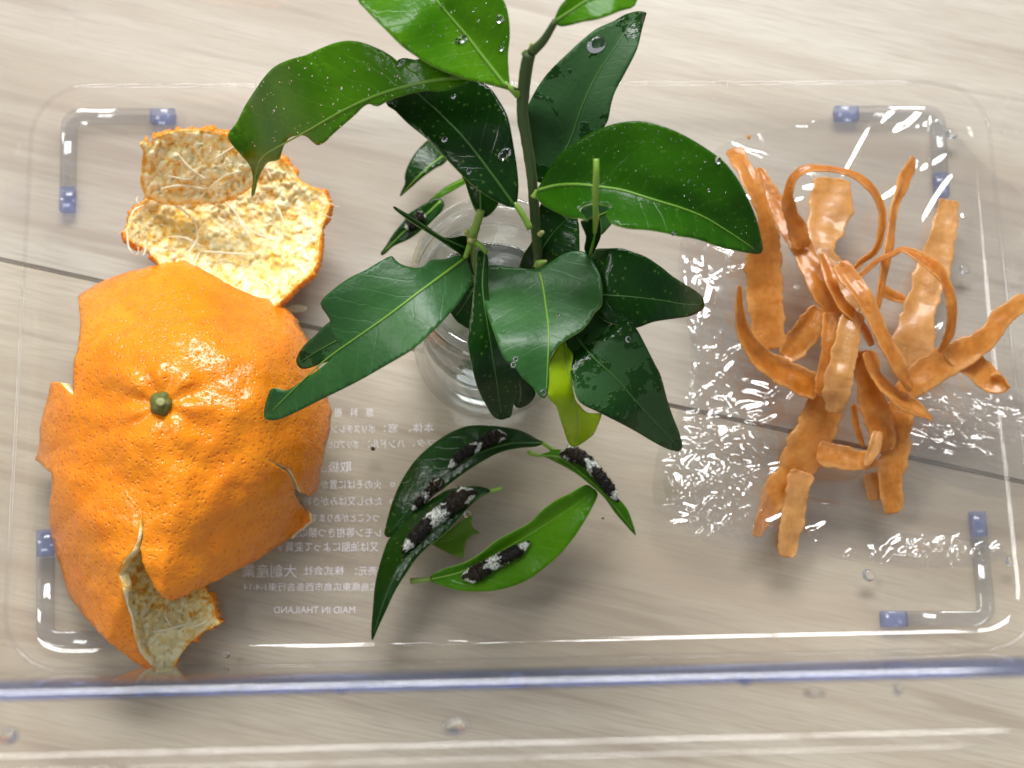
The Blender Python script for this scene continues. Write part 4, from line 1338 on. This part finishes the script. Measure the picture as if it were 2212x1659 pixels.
carrot('G', GH([(1250, 850), (1262, 920), (1275, 1010)]), [90, 85, 70], [9, 8, 7], 'short pale scrap of carrot peel tucked beside the right leg of the pile', 'carrot2')
carrot('G', [(1310, 1115), (1390, 1155), (1460, 1182)], [75, 65, 40], [9, 8, 8], 'tiny carrot fragment right of the pile centre', 'carrot1')
carrot('G', [(1715, 580), (1700, 700), (1665, 850), (1620, 1000), (1570, 1150), (1530, 1300), (1500, 1450), (1490, 1580)], [125, 145, 170, 190, 185, 215, 250, 190], [9, 9, 9.5, 10, 11, 12, 13, 13], 'broad pale carrot strip running down from the top right foot', 'carrot2')
carrot('G', GH([(990, 400), (940, 560), (870, 700), (800, 840), (710, 950), (630, 1090), (565, 1225)]), [190, 215, 230, 190, 170, 95, 50], [15, 14, 13, 11, 10, 9, 8], 'wide carrot strip ending in a thin point at bottom left', 'carrot1')
carrot('G', GH([(850, 840), (815, 950), (800, 1060), (780, 1190), (755, 1350)]), [150, 140, 130, 125, 100], [13, 12, 11, 10, 8], 'carrot strip with a blunt tip, lowest of the pile', 'carrot2')
carrot('G', GH([(930, 720), (1060, 750), (1190, 775), (1290, 760)]), [150, 140, 120, 90], [15, 15, 15, 14], 'short carrot piece bridging the two lower legs of the pile', 'carrot1')
carrot('G', GH([(1440, 430), (1410, 580), (1390, 740), (1370, 900), (1385, 1090)]), [150, 170, 165, 145, 115], [15, 15, 13, 11, 8], 'carrot strip forming the right lower leg of the pile', 'carrot1')
carrot('G', [(1020, 450), (1015, 600), (980, 740), (960, 870), (1010, 1000), (1090, 1120), (1120, 1260)], [235, 260, 215, 150, 190, 190, 150], [10, 10, 11, 13, 15, 16, 17], 'broad pale carrot tongue framed by the round curl', 'carrot2')
carrot('G', [(2180, 1170), (2040, 1275), (1920, 1420), (1780, 1500), (1640, 1575), (1520, 1660), (1430, 1740)], [105, 115, 130, 175, 185, 165, 120], [22, 22, 21, 20, 18, 17, 16], 'knobbly carrot strip reaching the right edge of the picture', 'carrot1')
carrot('G', GH([(1700, 110), (1800, 170), (1900, 240), (1990, 320), (2040, 290)]), [110, 150, 160, 140, 110], [19, 19, 18, 18, 20], 'stubby carrot end curling under the right edge strip', 'carrot1')
carrot('G', GH([(1210, 120), (1235, 260), (1255, 400), (1290, 520), (1330, 640), (1340, 720)]), [140, 160, 165, 165, 150, 110], [20, 20, 19, 18, 16, 14], 'thick carrot strip in the shaded middle of the pile', 'carrot3')
carrot('G', [(470, 1090), (474, 1250), (510, 1400), (600, 1520), (720, 1600), (850, 1665), (945, 1720)], [16, 55, 92, 130, 150, 165, 140], [30, 27, 24, 21, 19, 18, 17], 'smooth sickle-shaped carrot strip on the left of the pile', 'carrot3', cup=0.25)
carrot('G', [(440, 275), (500, 400), (575, 560), (630, 720), (625, 860), (610, 1000), (620, 1150), (640, 1300), (650, 1470)], [110, 120, 115, 120, 180, 212, 210, 205, 180], [20, 23, 24, 22, 19, 16, 14, 13, 12], 'long segmented carrot strip hanging beside the big leaf tip', 'carrot1', twist=(0, 30, 10, 0, 0))
carrot('G', [(575, 395), (650, 540), (740, 700), (840, 860), (900, 1000), (960, 1150), (1060, 1280)], [60, 110, 125, 140, 125, 110, 90], [14, 15, 16, 18, 20, 21, 21], 'carrot strip slanting from upper left into the pile centre', 'carrot1')
carrot('G', [(940, 1220), (885, 1330), (820, 1430), (730, 1515)], [90, 150, 165, 100], [21, 20, 18, 16], 'short striped carrot piece beside the sickle-shaped strip', 'carrot1', cup=0.3)
carrot('G', [(1010, 1250), (1005, 1400), (990, 1520), (960, 1660), (940, 1740)], [95, 90, 80, 75, 60], [22, 22, 21, 20, 19], 'narrow wavy carrot strip left of the central pale one', 'carrot1')
carrot('G', [(1510, 335), (1450, 470), (1392, 620), (1370, 780), (1342, 950), (1312, 1100), (1290, 1230)], [60, 85, 58, 56, 62, 52, 42], [16, 20, 23, 24, 25, 24, 23], 'thin upright carrot sliver pointing at the top right foot', 'carrot1', twist=(30, 40, 30))
carrot('G', [(850, 870), (815, 760), (775, 660), (758, 560), (795, 445), (885, 398), (1020, 402), (1165, 440), (1265, 530), (1318, 650), (1312, 780), (1272, 890), (1195, 950), (1150, 1000)], [110, 110, 80, 60, 52, 55, 60, 68, 68, 60, 50, 42, 36, 30], [20, 22, 25, 28, 30, 31, 31, 31, 30, 28, 27, 26, 25, 24], 'carrot ribbon bent into a round loop at the top of the pile', 'carrot3', twist=(0, 25, 40, 40, 30, 30))
carrot('G', [(1090, 1090), (1180, 1040), (1280, 950), (1380, 905), (1440, 880), (1540, 920), (1640, 990), (1702, 1090), (1732, 1220), (1718, 1370), (1655, 1490)], [26, 28, 30, 32, 42, 88, 98, 90, 72, 58, 18], [23, 24, 26, 28, 29, 30, 30, 29, 27, 24, 20], 'hook-shaped carrot ribbon ending in a point on the right', 'carrot3', twist=(20, 20, 25, 20))
carrot('G', [(960, 900), (1010, 1050), (1080, 1200), (1200, 1330), (1260, 1450)], [55, 85, 75, 65, 50], [22, 24, 25, 25, 24], 'folded carrot sliver crossing the pile centre', 'carrot3', twist=(20, 30))
carrot('G', [(1150, 1240), (1115, 1400), (1085, 1550), (1060, 1640), (1050, 1740), (1030, 1850)], [130, 145, 155, 165, 155, 90], [25, 26, 26, 26, 25, 22], 'ragged pale carrot strip on top of the pile pointing down', 'carrot2')
carrot('G', [(1060, 960), (1140, 1060), (1215, 1170), (1290, 1330), (1380, 1500), (1440, 1620), (1490, 1710)], [110, 120, 115, 105, 105, 95, 60], [27, 28, 29, 28, 27, 25, 22], 'long carrot strip slanting over the pile to the lower right', 'carrot1', twist=(0, 20, 10))
carrot('G', GH([(1215, 130), (1290, 280), (1390, 390), (1500, 450), (1620, 528)]), [50, 85, 105, 110, 30], [24, 23, 22, 20, 17], 'tapered carrot strip with its tip pointing to the lower right', 'carrot1', twist=(30, 20, 10))
carrot('G', GH([(1150, 440), (1162, 560), (1210, 695)]), [36, 42, 22], [19, 17, 14], 'thin dark carrot thread hanging between the lower legs', 'carrot3')
carrot('G', GH([(1290, 600), (1275, 690), (1215, 810)]), [60, 80, 30], [18, 18, 17], 'small pointed carrot flake over the bridging piece', 'carrot2')


# ------------------------------------------------------------------ water drops and specks
def drop(p3, r, h, label, group, squash=1.0, mat='drop', rot=0.0, axis=None):
    v, f = [], []
    ns, nr = 20, 6
    up = Vector(axis) if axis is not None else Vector((0, 0, 1))
    up.normalize()
    a1 = up.orthogonal().normalized() if axis is not None else Vector((math.cos(rot), math.sin(rot), 0))
    b1 = up.cross(a1)
    for i in range(nr):
        t = i / nr * math.pi / 2
        for k in range(ns):
            a = 2 * math.pi * k / ns
            w = 1 + 0.06 * math.sin(2 * a + r * 1e4)
            v.append(tuple(Vector(p3) + a1 * (r * w * math.cos(t) * math.cos(a)) + b1 * (r * w * squash * math.cos(t) * math.sin(a)) + up * (h * math.sin(t))))
    v.append(tuple(Vector(p3) + up * h))
    for i in range(nr - 1):
        for k in range(ns):
            k2 = (k + 1) % ns
            f.append([i * ns + k, i * ns + k2, (i + 1) * ns + k2, (i + 1) * ns + k])
    for k in range(ns):
        f.append([(nr - 1) * ns + k, (nr - 1) * ns + (k + 1) % ns, nr * ns])
    f.append(list(range(ns))[::-1])
    o = mesh('water_drop', v, f, M[mat], None)
    tag(o, label, 'water drop', group)
    return o


for (x, y, r, lab) in [(2055, 290, 1.5, 'round water drop just outside the top right foot'), (2083, 582, 1.5, 'round water drop right of the broad pale carrot strip'),
                       (1876, 1243, 1.55, 'round water drop below the pile near the bottom right'), (2181, 1212, 1.2, 'water drop at the right edge beside the lower right foot'),
                       (489, 1415, 0.8, 'tiny water drop below the curled peel flap'), (1010, 1112, 0.9, 'small water drop touching the torn lime leaf scrap'),
                       (2072, 480, 0.7, 'small water drop touching the pale carrot strip end')]:
    drop(W((x, y), 3.6)[0] + np.array([0, 0, 0.0001]), r / 1000, r * 0.45 / 1000, lab, 'water drops on the case floor')

# blurred drops clinging to the front rim ledge
for (x, y, r, sq, lab) in [(985, 1568, 4.2, 0.6, 'large blurred water drop on the front rim ledge'), (735, 1488, 2.0, 0.8, 'blurred water drop under the blue rim left of centre'), (1115, 1470, 2.4, 0.8, 'blurred water drop under the blue rim at centre'),
                           (1610, 1468, 2.4, 0.7, 'dark blurred water drop under the blue rim right of centre'), (1760, 1497, 3.6, 0.3, 'long smeared water drop on the front rim right of centre'), (1940, 1488, 1.4, 1.4, 'blurred upright water drop on the right of the front rim'), (18, 1590, 3.0, 0.8, 'blurred water drop at the left end of the front rim')]:
    p = W((x, y), 147.4)[0]
    s = 0.75 * mmpp(147) / 0.11
    drop(p, r * s / 1000, r * s * 0.4 / 1000, lab, 'water drops on the front rim', sq)


def leaf_drop(L, fr, x, y, r, lab, sq=1.0, rot=0.0, hk=0.5):
    q = S(fr, [(x, y)])[0]
    e = 6.0
    z = L.z([q, q + (e, 0), q + (0, e)])
    a, b, c = W(q, z[0])[0], W(q + (e, 0), z[1])[0], W(q + (0, e), z[2])[0]
    n = Vector(b - a).cross(Vector(c - a))
    if n.z < 0:
        n = -n
    drop(a + np.array(n.normalized()) * 0.00002, r / 1000, r * hk / 1000, lab, 'water drops on the sprig leaves', sq, axis=n)


for (L, fr, x, y, r, lab, sq) in [(LA, 'C', 1780, 285, 1.5, 'long water drop against the midrib of the top leaf', 0.55), (LA, 'C', 2062, 135, 0.9, 'water drop near the right edge of the top leaf', 0.9), (LA, 'C', 2075, 345, 0.7, 'water drop low on the right edge of the top leaf', 0.8),
                                  (LA, 'C', 1640, 45, 0.6, 'water drop at the midrib near the picture top', 1), (LC, 'C', 1660, 1012, 0.7, 'bright water drop in the middle of the dark left leaf', 0.8), (LC, 'C', 1835, 1245, 0.6, 'water drop low on the dark left leaf', 0.9),
                                  (LC, 'C', 2095, 1120, 1.5, 'wide flat water drop on the right half of the dark left leaf', 0.7), (LC, 'C', 1725, 700, 0.6, 'water drop at the top of the dark left leaf', 0.8),
                                  (LD, 'D', 745, 290, 2.2, 'large water pool reflecting the window on the upper right leaf', 0.75), (LE, 'D', 1540, 1045, 0.7, 'water drop at the upper right edge of the big right leaf', 1), (LE, 'D', 1250, 1525, 0.8, 'water drop on the lower edge of the big right leaf', 0.5), (LE, 'D', 1478, 1242, 0.35, 'tiny bright drop on the right half of the big right leaf', 1),
                                  (LH, 'E', 965, 1010, 0.6, 'bright water drop on the left of the front leaf', 0.9), (LH, 'E', 1045, 1185, 0.6, 'upper of two water drops low on the front leaf', 0.9), (LH, 'E', 1030, 1222, 0.6, 'lower of two water drops low on the front leaf', 0.9), (LH, 'E', 1325, 896, 0.4, 'small water drop on the right half of the front leaf', 1), (LH, 'E', 1222, 1405, 0.8, 'water drop on the tip of the front leaf', 0.8),
                                  (LB, 'C', 420, 800, 0.45, 'water drop near the dark end of the long left leaf', 1), (LB, 'C', 910, 640, 0.3, 'tiny drop in the middle of the long left leaf', 1), (LL, 'F', 785, 890, 0.6, 'water drop on the lower right leaf', 1), (LL, 'F', 665, 795, 0.35, 'tiny bright drop high on the lower right leaf', 1)]:
    leaf_drop(L, fr, x, y, r, lab, sq, hk=0.3 if r > 2 else 0.5)


def mist(L, n, rmin, rmax, lab, seed):
    rs = np.random.RandomState(seed)
    mn, mx = np.maximum(L.poly.min(0), (0, -10)), L.poly.max(0)
    q = rs.uniform(mn, mx, (n * 4, 2))
    q = q[inside(L.poly, q)][:n]
    z = L.z(q)
    zx = L.z(q + np.array([4.0, 0]))
    zy = L.z(q + np.array([0, 4.0]))
    A, Bx, Cy = W(q, z), W(q + np.array([4.0, 0]), zx), W(q + np.array([0, 4.0]), zy)
    v, f = [], []
    for i in range(len(q)):
        nn = Vector(Bx[i] - A[i]).cross(Vector(Cy[i] - A[i])).normalized()
        if nn.z < 0: nn = -nn
        a = nn.orthogonal().normalized()
        b = nn.cross(a)
        r = rs.uniform(rmin, rmax) ** 1.0 / 1000
        c = Vector(A[i]) + nn * 0.00001
        i0 = len(v)
        for (rr, hh) in ((1, 0), (0.72, 0.38)):
            for k in range(8):
                an = k * math.pi / 4
                v.append(tuple(c + (a * math.cos(an) + b * math.sin(an)) * r * rr + nn * r * hh))
        v.append(tuple(c + nn * r * 0.5))
        for k in range(8):
            k2 = (k + 1) % 8
            f.append([i0 + k, i0 + k2, i0 + 8 + k2, i0 + 8 + k])
            f.append([i0 + 8 + k, i0 + 8 + k2, i0 + 16])
        f.append([i0 + k for k in range(8)][::-1])
    o = mesh('fine_droplets', v, f, M['drop'], None)
    tag(o, lab, 'droplets', None, 'stuff')


mist(LB, 170, 0.07, 0.20, 'fine water droplets sprayed over the long left leaf', 1)
mist(LA, 60, 0.07, 0.22, 'fine water droplets sprayed over the top leaf', 2)
mist(LE, 90, 0.06, 0.15, 'fine water droplets sprayed over the big right leaf', 3)


def speck(name, xy, z, rx, ry, rz, mat, label, cat):
    p = W(xy, z)[0]
    v, f = [], []
    ns, nr = 12, 8
    for i in range(nr + 1):
        t = -math.pi / 2 + math.pi * i / nr
        for k in range(ns):
            a = 2 * math.pi * k / ns
            w = 1 + 0.25 * noise.noise((math.cos(a) * 2, math.sin(a) * 2, t * 2 + xy[0]))
            v.append((p[0] + rx * w * math.cos(t) * math.cos(a) / 1000, p[1] + ry * w * math.cos(t) * math.sin(a) / 1000, p[2] + (rz + rz * math.sin(t)) / 1000))
    for i in range(nr):
        for k in range(ns):
            k2 = (k + 1) % ns
            f.append([i * ns + k, i * ns + k2, (i + 1) * ns + k2, (i + 1) * ns + k])
    o = mesh(name, v, f, mat, None)
    tag(o, label, cat)


speck('frass_pellet', (806, 970), 3.6, 0.55, 0.55, 0.5, M['black'], 'tiny black dropping on the printed base near the peel', 'dropping')
speck('frass_pellet', (1302, 1120), 3.6, 0.3, 0.25, 0.25, M['black'], 'minute dark speck near the right caterpillar leaf tip', 'dropping')
speck('pith_crumb', (642, 668), 3.6, 2.6, 1.0, 0.6, M['strand'], 'small yellow pith sliver right of the peel', 'crumb')
speck('carrot_crumb', (1617, 297), 7, 0.5, 0.7, 0.3, M['carrot1'], 'tiny orange carrot crumb on the top edge of the film', 'crumb')
